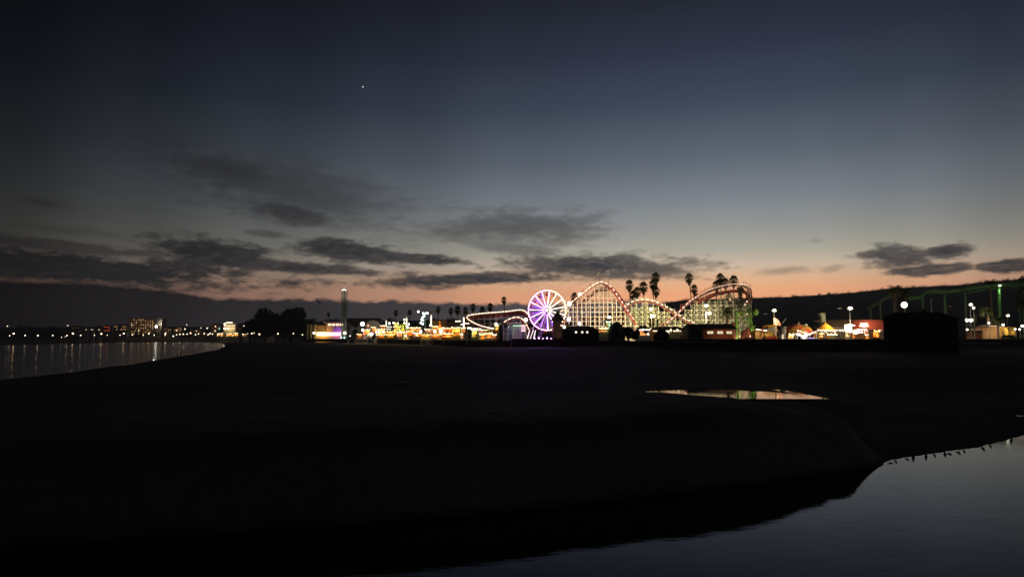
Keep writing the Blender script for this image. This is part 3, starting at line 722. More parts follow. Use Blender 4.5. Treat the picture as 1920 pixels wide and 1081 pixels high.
# low house with red windows, terraced hillside houses
for (p0, p1, y0, y1, rows, cols, m, lab) in [(194, 206, 611, 621, 3, 4, L_RED, 'low house with a grid of red-lit windows on the far hillside'), (213, 237, 609.5, 619.5, 2, 6, L_WIN, 'long low house with amber windows beside the tall hotel'),
                                        (134, 150, 612.5, 616, 1, 3, L_WIN3, 'long dim roofed house above the faint huts'), (305, 322, 615, 625, 2, 4, L_WIN, 'small apartment house with amber windows just past the hotel'),
                                        (326, 341, 613, 621, 2, 3, L_WIN, 'house with amber windows two along from the hotel'), (357, 380, 617, 624, 2, 5, L_WIN3, 'long dim house midway from hotel to lit inn'),
                                        (395, 414, 608, 620, 3, 4, L_WIN3, 'dim house next to the brightly lit inn'), (447, 462, 607, 618, 2, 3, L_WIN3, 'dim house between the lit inn and the big dark trees')]:
    D = F((p0 + p1) / 2) + 70
    t, x0, x1, zb, zt = block('hillside_house', p0, p1, y0, y1, D, 14, mat('dim_stucco', (.22, .18, .15), .9, .2, .2), lab, 'house', 'hip', 'houses on the far shore slope', 2.0)
    for i in range(cols):
        for j in range(rows):
            if hr.random() < .8:
                w = (p1 - p0) / cols; px = p0 + (i + .3) * w; py = y0 + (y1 - y0) * (j + .35) / rows
                window(t, px, px + w * .4, py, py + (y1 - y0) / rows * .35, D, m)
# brightly lit inn
D = F(430) + 40
t, x0, x1, zb, zt = block('inn', 419, 441.5, 606, 622, D, 16, mat('inn_stucco', (.62, .50, .30), .85, .15, .2), 'brightly lit yellow inn with a glowing roof sign band', 'building')
for i in range(6):
    for j in range(2): window(t, 420 + i * 3.6, 422.5 + i * 3.6, 608.5 + j * 5.0, 611.5 + j * 5.0, D, glow('inn_window', (1, .80, .42), 1.3, False))
window(t, 424, 436, 603.6, 605.2, D, L_TUBE, 'roof_sign_band')
for px, r in [(421.5, .9), (421, 1.0), (427.5, 1.0)]:
    q = P(px, 607 if r < 1 else 615.5, D - 2); MB().ball(q, r * 1.3, 6, 4).build('wall_lamp', L_WHITE, t)
lamp_light(t, P(430, 616, D - 8), 4000, (1, .8, .45), 1.5, (0, 1, -.1), 150)
# ------------------------------------------------------------------ stalls: open-fronted booths lit from under the eave
STALL_W = 85
def stall(name, px0, px1, pyt, pyb, D, m, roofm, stripm, label, roof='flat', cat='stall', group='lit stalls along the boardwalk', counter=True, goods=None, depth=4.0, rh=.9, shelf=True):
    a = P(px0, pyt, D); b = P(px1, pyb, D); x0, x1, zt = a.x, b.x, a.z; zb = min(b.z, gz((x0 + x1) / 2, D)) - .1; H = zt - b.z
    t = thing(name, label, cat, ((x0 + x1) / 2, D, zb), group)
    mb = MB(); th = .12
    mb.box(x0, x1, D + depth - th, D + depth, zb, zt); mb.box(x0, x0 + th, D + .02, D + depth - th, zb, zt); mb.box(x1 - th, x1, D + .02, D + depth - th, zb, zt)
    mb.build('wall', m, t)
    if roof == 'flat': MB().box(x0 - .25, x1 + .25, D - .8, D + depth + .1, zt + .002, zt + .28).build('roof', roofm, t)
    elif roof == 'hip': MB().gable(x0 - .4, x1 + .4, D - .8, D + depth + .4, zt + .002, zt + rh, (x1 - x0) * .4).build('roof', roofm, t)
    elif roof == 'awning': MB().add([(x0 - .2, D - 1.5, zt - .75), (x1 + .2, D - 1.5, zt - .75), (x1 + .2, D + depth, zt + .5), (x0 - .2, D + depth, zt + .5), (x0 - .2, D - 1.5, zt - .85), (x1 + .2, D - 1.5, zt - .85), (x1 + .2, D + depth, zt + .4), (x0 - .2, D + depth, zt + .4)],
             [(0, 1, 2, 3), (7, 6, 5, 4), (0, 4, 5, 1), (1, 5, 6, 2), (2, 6, 7, 3), (3, 7, 4, 0)]).build('awning', roofm, t)
    elif roof == 'tent': MB().lathe(((x0 + x1) / 2, D + depth / 2, zt), [((x1 - x0) * .74, 0), ((x1 - x0) * .35, rh * .45), (.05, rh)], 8, R(22.5)).build('canopy', roofm, t)
    zl = zt - (.95 if roof == 'awning' else .28)
    MB().box(x0 + .1, x1 - .1, D - (1.35 if roof == 'awning' else .55), D - (1.2 if roof == 'awning' else .4), zl, zl + .22).build('light_strip', stripm, t)
    lamp_light(t, ((x0 + x1) / 2, D + depth * .4, zt - .35), STALL_W * max(4, (x1 - x0) * (zt - b.z)), tuple(stripm.node_tree.nodes['Emission'].inputs[0].default_value)[:3], .25, (0, .25, -1), 165)
    mb = MB(); k = max(3, int((x1 - x0) / (D * .0046))); yb = D - (1.5 if roof == 'awning' else .82); er = random.Random(int(px0 * 13))
    for i in range(k + 1):
        if er.random() < .85: mb.ball((x0 + (x1 - x0) * i / k, yb, zt + (.0 if roof != 'awning' else -.65) + .1), D * .00062 * er.uniform(.7, 1.25), 6, 4)
    mb.build('eave_bulb_string', glow('eave_bulbs', (1, .84, .52), 3.5, False), t)
    if counter: MB().box(x0 + .15, x1 - .15, D + .1, D + .7, zb, b.z + min(1.0, H * .3)).build('counter', goods or m, t)
    if shelf:
        gr = random.Random(int(px0 * 7)); mb = MB(); k = max(3, int((x1 - x0) / .6))
        for i in range(k):
            for j in range(2):
                xx = x0 + .3 + (x1 - x0 - .6) * (i + .5) / k; w = (x1 - x0 - .6) / k * gr.uniform(.25, .46); h = H * gr.uniform(.1, .22); z0 = b.z + H * (.36 + .27 * j)
                mb.box(xx - w, xx + w, D + depth - .8, D + depth - .3, z0, z0 + h)
        mb.box(x0 + th, x1 - th, D + depth - .9, D + depth - th - .01, b.z + H * .33, b.z + H * .355)
        mb.box(x0 + th, x1 - th, D + depth - .9, D + depth - th - .01, b.z + H * .6, b.z + H * .625)
        mb.build('goods_shelf', goods or ORANGEP, t)
    return t
BEIGE = mat('beige_board', (.6, .5, .36), .8, .15); YELW = mat('yellow_board', (.66, .5, .14), .7, .15); ORNW = mat('orange_board', (.6, .3, .1), .7, .2)
for i, (a, b, y, lab) in enumerate([(407, 413, 625.5, 'smallest lit shed at the tip of the shore row'), (414, 424, 624.8, 'long lit shed below the inn'), (425, 434, 625, 'lit shed with two lamps below the inn'), (435, 446, 624.5, 'lit shed at the end of the row below the inn'),
                                   (455, 463, 626.2, 'narrow lit shed past the inn'), (496, 511, 623.2, 'widest lit shore shed, under the big dark trees')]):
    stall('beach_shed', a, b, y, 631, F((a + b) / 2) + 2, BEIGE, DARK, glow('shed_strip', (1, .78, .42), 2.6), lab, 'flat', 'shed', 'lit sheds along the far shore', depth=6)
# ochre hall (casino) and its terrace
D = 640
t, x0, x1, zb, zt = block('beach_hall', 592, 640, 611, 631.5, D, 30, TAN, 'long ochre hall with lit arcade, glowing terrace and pilasters', 'hall')
for k, px in enumerate([577, 583, 591.3]):
    a = P(px, 607.5, D - 3); MB().box(a.x - .7, a.x + .7, D - 3.4, D - 2, 7, a.z).build('pilaster', mat('pilaster_ochre', (.62, .5, .22), .8, .15), t)
for y in (611.5, 616.5, 621.5):
    a = P(577, y, D - 2.6); b = P(591, y, D - 2.6); MB().box(a.x, b.x, D - 2.7, D - 2.1, a.z - .35, a.z + .35).build('gallery_floor', CREAM, t)
a = P(576.5, 610, D - 1); b = P(592, 630, D - 1); MB().box(a.x, b.x, D - 1, D + 8, 7, a.z).build('rear_wall', BROWN, t)
for k in range(13):
    px = 593 + k * 1.55
    if px < 612: a = P(px, 611.5, D); MB().box(a.x - .2, a.x + .2, D - .35, D - .01, P(px, 621.5, D).z, a.z).build('facade_rib', BROWN, t)
for k in range(11):
    px = 626 + k * 1.3; a = P(px, 612, D); MB().box(a.x - .2, a.x + .2, D - .35, D - .01, P(px, 621.5, D).z, a.z).build('facade_rib', PURP, t)
for k in range(9):
    px = 594 + k * 5.2
    m = L_STRIP if k < 5 else L_STRIPP
    f = window(t, px, px + 4.0, 622.6, 629.2, D, glow('arcade_opening', (1, .82, .5), 3.2) if k < 5 else glow('arcade_opening_violet', (.9, .55, 1), 2.6), 'arcade_opening')
for k in range(4):
    px = 615 + k * 7.5; window(t, px, px + 5.6, 606.8, 610, D + 2, glow('terrace_window', (1, .80, .45), 2.2), 'terrace_window')
a = P(608, 605, D); b = P(649, 610.6, D); MB().box(a.x, b.x, D + 2, D + 20, b.z, a.z).build('terrace', CREAM, t)
MB().box(a.x - .6, b.x + .8, D - 1, D + 21, a.z + .002, a.z + .6).build('terrace_roof', mat('pink_fascia', (.62, .40, .32), .8), t)
a = P(631, 601, D + 4); b = P(640, 604.6, D + 4); MB().box(a.x, b.x, D + 6, D + 14, b.z, a.z).build('roof_turret', GREYW, t)
lamp_light(t, P(602, 627, D - 7), 5200, (1, .66, .26), 1, (0, 1, .2), 150); lamp_light(t, P(634, 627, D - 7), 5600, (.62, .25, 1), 1, (0, 1, .2), 150)
for px, lab in [(588.8, 'round white lamp at the foot of the ochre hall pilasters'), (646.5, 'white lamp just past the drop tower foot')]:
    q = P(px, 624, D - 12 if px < 600 else 520); tt = thing('street_lamp', lab, 'street lamp', (q.x, q.y, gz(q.x, q.y)), 'lamp posts on the boardwalk')
    MB().tube([(q.x, q.y, gz(q.x, q.y)), q], .1, 6).build('pole', STEEL, tt); MB().ball(q, .95, 8, 5).build('lamp_head', L_WHITE, tt)
# grey arched building with two towers
D = 505
t, x0, x1, zb, zt = block('arcade_building', 651, 676, 614, 630, D, 18, GREYW, 'grey arcade building with square corner towers and dark arched opening', 'building')
for px in (659, 674): 
    a = P(px - 2.4, 610.8, D); b = P(px + 2.4, 630, D); MB().box(a.x, b.x, D - 1.6, D - .01, 7, a.z).build('tower', mat('pale_grey_stucco', (.45, .42, .39), .85), t)
a = P(653, 616, D); b = P(657.5, 622, D)
for k in range(3): window(t, 645 + k * 4, 648 + k * 4, 615.5, 619.5, D + .0, mat('dark_pane', (.02, .02, .025), .2), 'window') if k == 2 else None
pts = []; c = P(666.5, 622, D)
for k in range(9): an = math.pi * k / 8; pts.append((c.x + math.cos(an) * 2.0, c.z + math.sin(an) * 1.9))
MB().prism([(c.x + 2.0, c.z - 3.6)] + pts + [(c.x - 2.0, c.z - 3.6)], D - .25, D - .01).build('arched_opening', DARK, t)
# round-roofed hall
D = 540
t = thing('vaulted_hall', 'grey round-vaulted hall with a small red-lit bay window', 'hall', (P(698, 630, D).x, D, 7))
a = P(683, 615, D); b = P(714.5, 615, D); pts = []
for k in range(17): an = math.pi * k / 16; pts.append(((a.x + b.x) / 2 + math.cos(an) * (b.x - a.x) / 2, a.z + math.sin(an) * (P(698, 600, D).z - a.z)))
MB().prism(pts, D, D + 30).build('roof', mat('vault_grey', (.33, .31, .25), .8, .15, .2), t)
MB().box(a.x, b.x, D + .05, D + 30, 6.8, a.z - .004).build('wall', GREYW, t)
window(t, 687.5, 693, 606.5, 613.5, D - .5, mat('bay_frame', (.5, .3, .25), .7), 'bay_window')
for k in range(3): window(t, 688.2 + k * 1.6, 689.3 + k * 1.6, 608, 612.5, D - .7, glow('bay_pane', (1, .45, .25), 1.0, False), 'bay_pane')
lamp_light(t, P(700, 611, D - 16), 2600, (1, .85, .6), 1, (0, 1, -.1))
for (p0, p1, y0, y1, D, m, lab) in [(650, 712, 596.5, 603, 700, mat('dull_red_roof', (.25, .14, .1), .85), 'long low building with dull red roof line behind the vaulted hall'), (805, 836, 602, 612, 360, ORNW, 'orange-lit flat building behind the A-frame ride'), (838, 862, 605, 613, 330, BROWN, 'brown low building behind the red ball ride')]:
    block('flat_building', p0, p1, y0, 632, D, 10, m, lab, 'building')

# ------------------------------------------------------------------ drop tower
D = 530
t = thing('drop_tower', 'tall white lattice drop tower with white lights at its top', 'ride tower', (P(644.5, 631, D).x, D, 7))
a = P(640.9, 546, D); b = P(648.3, 631, D); w = b.x - a.x; mb = MB(); fr = MB()
xs = [a.x, a.x + w * .42, a.x + w * .58, b.x]
for x in xs:
    for yy in (D, D + 2.2): mb.beam((x, yy, 7), (x, yy, a.z), .30)
mb.build('column', mat('tower_white', (.24, .26, .20), .6, .1), t)
zz = 7.5
while zz < a.z - 1.3:
    for (u, v) in ((0, 1), (2, 3)):
        fr.beam((xs[u], D, zz), (xs[v], D, zz + 2.6), .24); fr.beam((xs[v], D, zz), (xs[u], D, zz + 2.6), .24); fr.beam((xs[u], D, zz), (xs[v], D, zz), .18)
    zz += 2.6
fr.build('lattice', mat('tower_white', (1, 1, 1)), t)
MB().box(a.x + w * .43, a.x + w * .57, D + .4, D + 1.8, 8, a.z - .5).build('cable_mast', DARK, t)
MB().box(a.x - .3, b.x + .3, D - .3, D + 2.5, a.z, a.z + .6).build('top_platform', STEEL, t)
for k in range(3): MB().ball((a.x + w * (k + .5) / 3, D - .5, a.z + .95 + .4 * (k % 2)), .30, 6, 4).build('top_lamp', L_COOL, t)
MB().box(a.x - 1.2, b.x + 1.2, D - 1.2, D + 3.4, 9, 10).build('ride_carriage', BLUEP, t)
for dx in (-.2, 1.05): MB().ball((a.x + w * .5 + (dx - .4) * 2, D - 2, 8.9), .4, 6, 4).build('foot_lamp', L_COOL, t)
lamp_light(t, (a.x + w / 2, D - 5, 9), 2300, (.9, 1, .7), .4, (0, .5, 1), 110); lamp_light(t, (a.x + w / 2, D - 4, a.z - 3), 300, (1, 1, .85), .3, (0, 1, -.3))
# ------------------------------------------------------------------ Ferris wheel
D = 212
def ferris_wheel():
    c = P(1026.5, 581.5, D); Rw = 37.6 / FPX * D
    t = thing('ferris_wheel', 'Ferris wheel with white and violet lit spokes beside the wooden coaster', 'ferris wheel', (c.x, c.y, 7.4))
    ca, sa = math.cos(R(-23)), math.sin(R(-23))
    def W(u, v, w): return Vector((c.x + u * ca - v * sa, c.y + u * sa + v * ca, c.z + w))     # wheel plane u,w ; v = axle
    N = 15; th = [R(90 - 8.5) - 2 * math.pi * k / N for k in range(N)]
    def tone(a):
        f = .5 + .5 * math.cos(a)              # 1 at the side towards the coaster
        if f > .62: return glow('wheel_tube_warm', (1, .82, .58), 4)
        if f > .38: return glow('wheel_tube_white', (1, .68, .90), 4.2)
        return glow('wheel_tube_violet', (.86, .44, 1), 4.6)
    for k, a in enumerate(th):
        b = th[(k + 1) % N]
        p0 = W(math.cos(a) * Rw * .15, -.55, math.sin(a) * Rw * .15); p1 = W(math.cos(a) * Rw * .97, -.55, math.sin(a) * Rw * .97)
        MB().tube([p0, p1], .105, 5).build('spoke_light', tone(a), t)
        q1 = W(math.cos(a + .035 * -1) * Rw, -.55, math.sin(a - .035) * Rw); q2 = W(math.cos(b + .035) * Rw, -.55, math.sin(b + .035) * Rw)
        MB().tube([q1, q2], .125, 5).build('rim_light', tone((a + b) / 2 if abs(a - b) < 3 else a), t)
    mb = MB()
    for k, a in enumerate(th):
        b = th[(k + 1) % N]
        for v in (-.3, 1.1):
            for rr_ in (1.0, .86): mb.beam(W(math.cos(a) * Rw * rr_, v, math.sin(a) * Rw * rr_), W(math.cos(b) * Rw * rr_, v, math.sin(b) * Rw * rr_), .09)
            mb.beam(W(0, v * .5, 0), W(math.cos(a) * Rw, v, math.sin(a) * Rw), .08)
        mb.beam(W(math.cos(a) * Rw, -.3, math.sin(a) * Rw), W(math.cos(a) * Rw, 1.1, math.sin(a) * Rw), .09)
    mb.build('rim_frame', WHITE, t)
    MB().tube([W(0, -.9, 0), W(0, -.45, 0)], .36, 14).build('hub', glow('wheel_hub', (1, .8, .9), 4), t)
    MB().tube([W(0, -.44, 0), W(0, 1.5, 0)], .3, 12).build('axle', STEEL, t)
    for s_ in (-1, 1):
        MB().beam(W(0, 1.5, 0), W(s_ * Rw * .62, 1.7, 7.2 - c.z), .34).build('support_leg', mat('violet_paint', (.4, .2, .6), .5), t)
        MB().beam(W(0, -.8, -.5), W(s_ * Rw * .55, -1.3, 7.2 - c.z), .2).build('support_leg', mat('violet_paint', (.4, .2, .6), .5), t)
    back = glow('wheel_glare_tube', (.45, .08, 1), 1.6)  # added violet tubes that imitate the glare between the spokes
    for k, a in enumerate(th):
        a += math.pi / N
        if math.cos(a) < -.12 or math.sin(a) < -.55: MB().tube([W(math.cos(a) * Rw * .15, 1.15, math.sin(a) * Rw * .15), W(math.cos(a) * Rw * .95, 1.15, math.sin(a) * Rw * .95)], .17, 4).build('glare_tube', back, t)
    reds = [mat('red_gondola', (.5, .06, .05), .5, .15), mat('orange_gondola', (.62, .2, .04), .5, .15), mat('magenta_gondola', (.5, .06, .28), .5, .15)]
    for k, a in enumerate(th):
        a += math.pi / N * .9; r0 = Rw * .93; u = math.cos(a) * r0; w = math.sin(a) * r0
        cen = W(u, .35, w - .75); m = reds[1] if math.cos(a) > .25 else (reds[0] if math.cos(a) > -.2 else reds[2])
        g_ = MB().lathe(cen, [(.28, -.55), (.52, -.35), (.55, .05), (.5, .08)], 10).build('gondola', m, t)
        MB().lathe(cen + Vector((0, 0, .6)), [(.62, 0), (.3, .22), (.03, .3)], 10).build('gondola_canopy', m, g_)
        mb = MB()
        for s_ in (-.4, .4): mb.beam(cen + Vector((s_, 0, 0)), cen + Vector((s_ * .8, 0, .65)), .06)
        mb.build('gondola_hanger', WHITE, g_)
    q = W(0, -.6, -Rw - .5)
    MB().lathe((q.x, q.y, 7.2), [(Rw * .5, 0), (Rw * .5, .9), (Rw * .48, .95)], 24).build('boarding_platform', mat('violet_deck', (.35, .25, .45), .7), t)
    for k in range(7):
        x = q.x - Rw * .62 + k * Rw * .2
        MB().ball((x, q.y - 3.3, 8.6 + .25 * (k % 2)), .22, 6, 4).build('platform_lamp', glow('platform_violet', (.75, .35, 1), 10), t)
    lamp_light(t, (c.x - 2, c.y + 3.5, c.z - 3), 1500, (.5, .15, 1), 1); lamp_light(t, (c.x - .6, c.y - 1.6, c.z), 2600, (.42, .12, 1), 1.5, (0, -1, -.22), 100)  # unseen violet lights added for glow round the wheel and on the sand
ferris_wheel()

# ------------------------------------------------------------------ wooden roller coaster
def coaster():
    D0 = 222
    t = thing('roller_coaster', 'long white wooden roller coaster with red tracks edged in lights', 'roller coaster', (P(1126, 610, D0).x, D0, 7.4))
    latt = WHITE; cool = mat('pale_green_timber', (.56, .60, .44), .65, .12, .8)
    BASE = 7.3
    def path(pts, n=8):
        "pts (px,py,D): smooth world polyline"
        w = [P(*p) for p in pts]; out = []
        for i in range(len(w) - 1):
            p0, p1, p2, p3 = w[max(i - 1, 0)], w[i], w[i + 1], w[min(i + 2, len(w) - 1)]
            for k in range(n):
                s_ = k / n
                out.append(.5 * ((2 * p1) + (p2 - p0) * s_ + (2 * p0 - 5 * p1 + 4 * p2 - p3) * s_ ** 2 + (3 * p1 - p0 - 3 * p2 + p3) * s_ ** 3))
        out.append(w[-1]); return out
    def resample(pts, step):
        out = [pts[0]]; acc = 0
        for a, b in zip(pts, pts[1:]):
            L = (b - a).length; pos = step - acc
            while pos <= L: out.append(a.lerp(b, pos / L)); pos += step
            acc = (acc + L) % step if L else acc
        return out
    def side_of(p, q):
        d = q - p; d.z = 0
        return Vector((-d.y, d.x, 0)).normalized() if d.length > 1e-6 else Vector((0, 1, 0))
    def track(pts, m, name='track', wd=1.5, th=.28):
        mb = MB()
        for a, b in zip(pts, pts[1:]):
            s_ = side_of(a, b)
            for e in (-1, 1): mb.beam(a + s_ * e * wd * .5, b + s_ * e * wd * .5, .16, th)
        for a in resample(pts, 1.1):
            i = min(range(len(pts) - 1), key=lambda j: (pts[j] - a).length); s_ = side_of(pts[i], pts[i + 1]) * wd * .62
            mb.beam(a - s_ - Vector((0, 0, .1)), a + s_ - Vector((0, 0, .1)), .14)
        return mb.build(name, m, t)
    def fascia(pts, m, h, dy=-.95, z0=-.2):
        "boarded side of the track"
        mb = MB()
        for a, b in zip(pts, pts[1:]):
            y = Vector((0, dy, 0)); u = Vector((0, 0, z0)); v = Vector((0, 0, z0 - h)); k = Vector((0, .08, 0))
            mb.add([a + y + u, b + y + u, b + y + v, a + y + v, a + y + u + k, b + y + u + k, b + y + v + k, a + y + v + k],
                   [(0, 1, 2, 3), (7, 6, 5, 4), (0, 4, 5, 1), (3, 2, 6, 7), (0, 3, 7, 4), (1, 5, 6, 2)])
        return mb.build('track_fascia', m, t)
    def lights(pts, m, step, ln, r=.14, up=.55, dy=-1.0):
        mb = MB(); ps = resample(pts, step)
        for a, b in zip(ps, ps[1:]):
            d = (b - a).normalized(); o_ = Vector((0, dy, up)); mb.tube([a + o_ + d * (step - ln) * .5, a + o_ + d * (step + ln) * .5], r, 4)
        return mb.build('light_string', m, t)
    def posts(pts, m, step, up=1.6):
        mb = MB()
        for a in resample(pts, step):
            for dy in (-1.05, 1.05): mb.beam((a.x, a.y + dy, a.z - .3), (a.x, a.y + dy, a.z + up), .09)
        for a, b in zip(pts, pts[1:]):
            for dy in (-1.05, 1.05): mb.beam(a + Vector((0, dy, .95)), b + Vector((0, dy, .95)), .05)
        for a in (pts[0], pts[-1]): mb.beam(a + Vector((0, -1.05, .95)), a + Vector((0, 1.05, .95)), .05)
        return mb.build('handrail', m, t)
    def lattice(pts, m, step, hstep, depth, rows=2, diag=True, base=BASE, dmode='x', wd=.17, zoff=0.0, off=0.0, zmin=-99):
        "timber bents under the track: uprights, ledgers and bracing in parallel frames"
        xs = [p.x for p in pts]; lo, hi = min(xs), max(xs)
        order = sorted([(p.x, p.z, p.y) for p in pts]); X = [o[0] for o in order]; Z = [o[1] for o in order]; Yq = [o[2] for o in order]
        top = lambda x: float(np.interp(x, X, Z)) - .35
        n = max(2, round((hi - lo) / step)); cols = [lo + (hi - lo) * i / n for i in range(n + 1)]
        for r_ in range(rows):
            mb = MB(); yy = lambda x: float(np.interp(x, X, Yq)) + ((r_ / max(1, rows - 1) - .5) * depth if rows > 1 else off)
            for x in cols:
                if top(x) - base > .4: mb.beam((x, yy(x), base - .4), (x, yy(x), top(x)), wd)
            z = base + hstep * .6 + zoff
            while z < max(Z):
                if z < zmin: z += hstep; continue
                for x, x2 in zip(cols, cols[1:]):
                    if top(x) > z and top(x2) > z: mb.beam((x, yy(x) - .1, z), (x2, yy(x2) - .1, z), wd * .85)
                if diag:
                    for i, (x, x2) in enumerate(zip(cols, cols[1:])):
                        zt = z + hstep
                        if top(x) > zt and top(x2) > zt:
                            up = (i + int((z - base) / hstep)) % 2
                            if dmode == 'x' or up: mb.beam((x, yy(x) + .1, z), (x2, yy(x2) + .1, zt), wd * .62)
                            if dmode == 'x' or not up: mb.beam((x2, yy(x2) + .1, z), (x, yy(x) + .1, zt), wd * .62)
                z += hstep
            for i, x in enumerate(cols):          # cross ties between the frames
                if r_ == 0 and rows > 1:
                    zz = base + hstep
                    while zz < top(x): mb.beam((x, yy(x), zz), (x, yy(x) + depth, zz), wd * .7); zz += hstep * 2
            mb.build('support_frame', m, t)
    # lift hill and first drop
    front = path([(1050, 588, D0 - 2), (1062, 577.5, D0 - 2), (1070, 570.5, D0 - 2), (1080, 562.5, D0 - 2), (1094.7, 551, D0 - 2), (1104, 543, D0 - 2), (1116, 535.2, D0 - 2), (1126, 530.8, D0 - 2), (1134, 533, D0 - 2),
                  (1140, 536.5, D0 - 2), (1148, 544.5, D0 - 2), (1155.4, 554.7, D0 - 2), (1163, 565.5, D0 - 2), (1171.6, 578, D0 - 2), (1180.5, 591.7, D0 - 3), (1191, 606.5, D0 - 4)])
    track(front[:62], mat('brown_timber', (.22, .12, .09), .8, .25), wd=1.0, th=.2); track(front[62:], PINK); lights(front[:62], L_COAST, 1.45, 1.05, .11); lights(front[62:], L_COASTP, 1.6, .85, .13); posts(front[:80], PINK, 3.2, 1.9)
    fascia(front[60:], PINK, .4)
    rear = path([(1080, 574, D0 + 3), (1096, 560.5, D0 + 3), (1109.5, 549.5, D0 + 3), (1118, 542.5, D0 + 3), (1127, 539.2, D0 + 3), (1136, 539, D0 + 3), (1144, 537, D0 + 4), (1150, 541, D0 + 4), (1157, 548.5, D0 + 4), (1164, 558, D0 + 4), (1171, 568, D0 + 4), (1183, 586, D0 + 4), (1196, 604, D0 + 4)])
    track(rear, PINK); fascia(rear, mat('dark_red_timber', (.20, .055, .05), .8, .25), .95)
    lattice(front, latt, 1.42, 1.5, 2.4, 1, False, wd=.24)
    lattice(front, mat('shaded_timber', (.40, .22, .17), .8, .2), 2.84, 3.0, 1, 1, False, wd=.2, off=2.6)  # rear frames: shade is put into the darker timber colour
    lattice(rear, latt, 2.1, 1.5, 1.5, 1, True, dmode='x', zoff=.3, zmin=P(0, 566, D0).z, wd=.2)
    # second hump
    hump = path([(1173, 576, D0 - 1), (1183.7, 569, D0 - 1), (1194, 565.4, D0 - 1), (1206, 564.2, D0 - 1), (1217.7, 565.4, D0 - 1), (1229.5, 569, D0 - 1), (1243, 575.7, D0 - 1), (1254.7, 582.2, D0 - 1), (1266.5, 589.7, D0 - 1), (1275, 595.5, D0 - 1), (1290, 604, D0 - 1), (1306, 610, D0 - 1)])
    track(hump, mat('brown_timber', (1, 1, 1)), wd=1.1, th=.22); lights(hump, L_COAST, 1.65, .9, .125); posts(hump[:72], latt, 3.4, 1.6); fascia(hump, PINK, .22)
    lattice(hump[:74], cool, 1.75, 1.5, 2.2, 1, True, wd=.2)
    lattice(hump[:74], cool, 3.5, 3.0, 2.2, 1, False, off=2.4)
    # last hill
    rise = path([(1238, 615, D0 - 3), (1247, 609.3, D0 - 3), (1262, 597, D0 - 3), (1272.5, 587, D0 - 3), (1283, 576, D0 - 3), (1293, 567, D0 - 2), (1303, 560.5, D0), (1315, 554, D0 + 3), (1328, 547, D0 + 7), (1340.6, 542, D0 + 11), (1355.4, 538.3, D0 + 14), (1373, 535.5, D0 + 15),
                 (1388, 535, D0 + 14), (1397, 537, D0 + 12), (1403.5, 541.4, D0 + 9), (1406.5, 548, D0 + 5), (1405, 558, D0 + 1), (1400, 568, D0 - 1)])
    track(rise, mat('brown_timber', (1, 1, 1)), wd=1.1, th=.22); lights(rise[8:56], L_COASTP, 1.7, .95, .125); lights(rise[56:118], glow('track_bulb_dim', (1, .72, .5), .95, False), 1.4, 1.2, .13); posts(rise, PINK, 3.0, 1.9)
    lower = path([(1303, 566, D0 + 2), (1314, 561, D0 + 3), (1325, 556, D0 + 5), (1337, 551, D0 + 7), (1352.5, 546.8, D0 + 9), (1366, 544.2, D0 + 10), (1380.6, 543.2, D0 + 9), (1392, 544.6, D0 + 7), (1400, 549, D0 + 4), (1405, 556, D0), (1406, 566, D0 - 2)])
    track(lower, PINK); fascia(lower, mat('dark_red_timber', (.2, .055, .05)), .85); posts(lower, latt, 4.2, 1.2)
    lattice([P(1262, 598, D0), P(1283, 577.5, D0), P(1303, 562.5, D0), P(1315, 561.5, D0), P(1408, 561, D0)], cool, 2.0, 1.6, 2.6, 1, True, wd=.19)
    lattice([P(1302, 562, D0 + 6), P(1337, 553, D0 + 6), P(1366, 546, D0 + 6), P(1392, 546.5, D0 + 6), P(1404, 556, D0 + 6)], cool, 2.7, 2.4, 3.2, 1, True, wd=.19)
    mb = MB()
    for i in range(8):
        x = P(1290 + i * 11, 0, D0 - 1.6).x
        for z0, z1 in ((8, 12), (12, 15)): mb.beam((x, D0 - 1.7, z0), (x + 2.6, D0 - 1.7, z1), .12)
    mb.build('support_frame', cool, t)
    # low curve by the shore end
    low = path([(1000, 601, 221), (994, 595, 223), (988, 590, 226), (984, 586.3, 229), (978, 584, 231), (970.7, 584, 233), (953.5, 586.3, 236), (930, 588.3, 239), (909, 589.8, 242), (890, 592, 245), (880, 593.6, 245), (875.5, 596.5, 243), (878, 601, 239), (886.4, 606.5, 234),
                (894.4, 610.5, 231), (904, 614.2, 229), (916, 617, 227), (928, 619, 226)])
    track(low, PINK); lights(low[10:], L_COAST, 1.5, 1.15, .13); posts(low, latt, 2.1, 1.4); fascia(low[:86], mat('red_board', (.36, .06, .045), .8, .25), 1.1)
    lattice(low[:88], latt, 2.0, 1.8, 1.9, 2, False)
    hop = path([(944, 607.5, 224), (948, 604.6, 224), (957, 600, 224), (967, 597.3, 224), (974, 597.8, 224), (979, 600.8, 224), (984, 606, 223), (989, 615, 222), (992, 622, 221)])
    track(hop, PINK); lights(hop, L_COAST, 1.5, 1.1, .12); lattice(hop, latt, 1.5, 1.8, 1.8, 2, True)
    mb = MB()
    for p0, p1 in [((941, 592), (918, 612)), ((941, 592), (960, 612)), ((941, 592), (941, 611)), ((938, 592), (925, 611))]: mb.beam(P(*p0, 232), P(*p1, 228), .22)
    mb.build('support_frame', latt, t)
    # ivy grown round the end bent
    rr = random.Random(9); leaf_cloud([(P(1388, y, D0 - 3), r) for y, r in ((542, 1.1), (546, .9), (552, .8), (559, .85), (566, .9), (574, .85), (582, .8))], 1300, .28, rr).build('ivy', LEAF, t)
    lw = [P(x, y, D0 - 3.6) for x, y in ((1397, 570.5), (1400.5, 565), (1401, 588), (1369, 561.8))]
    mb = MB()
    for q in lw: mb.ball(q, .22, 6, 4)
    mb.build('work_lamp', L_COASTP, t)
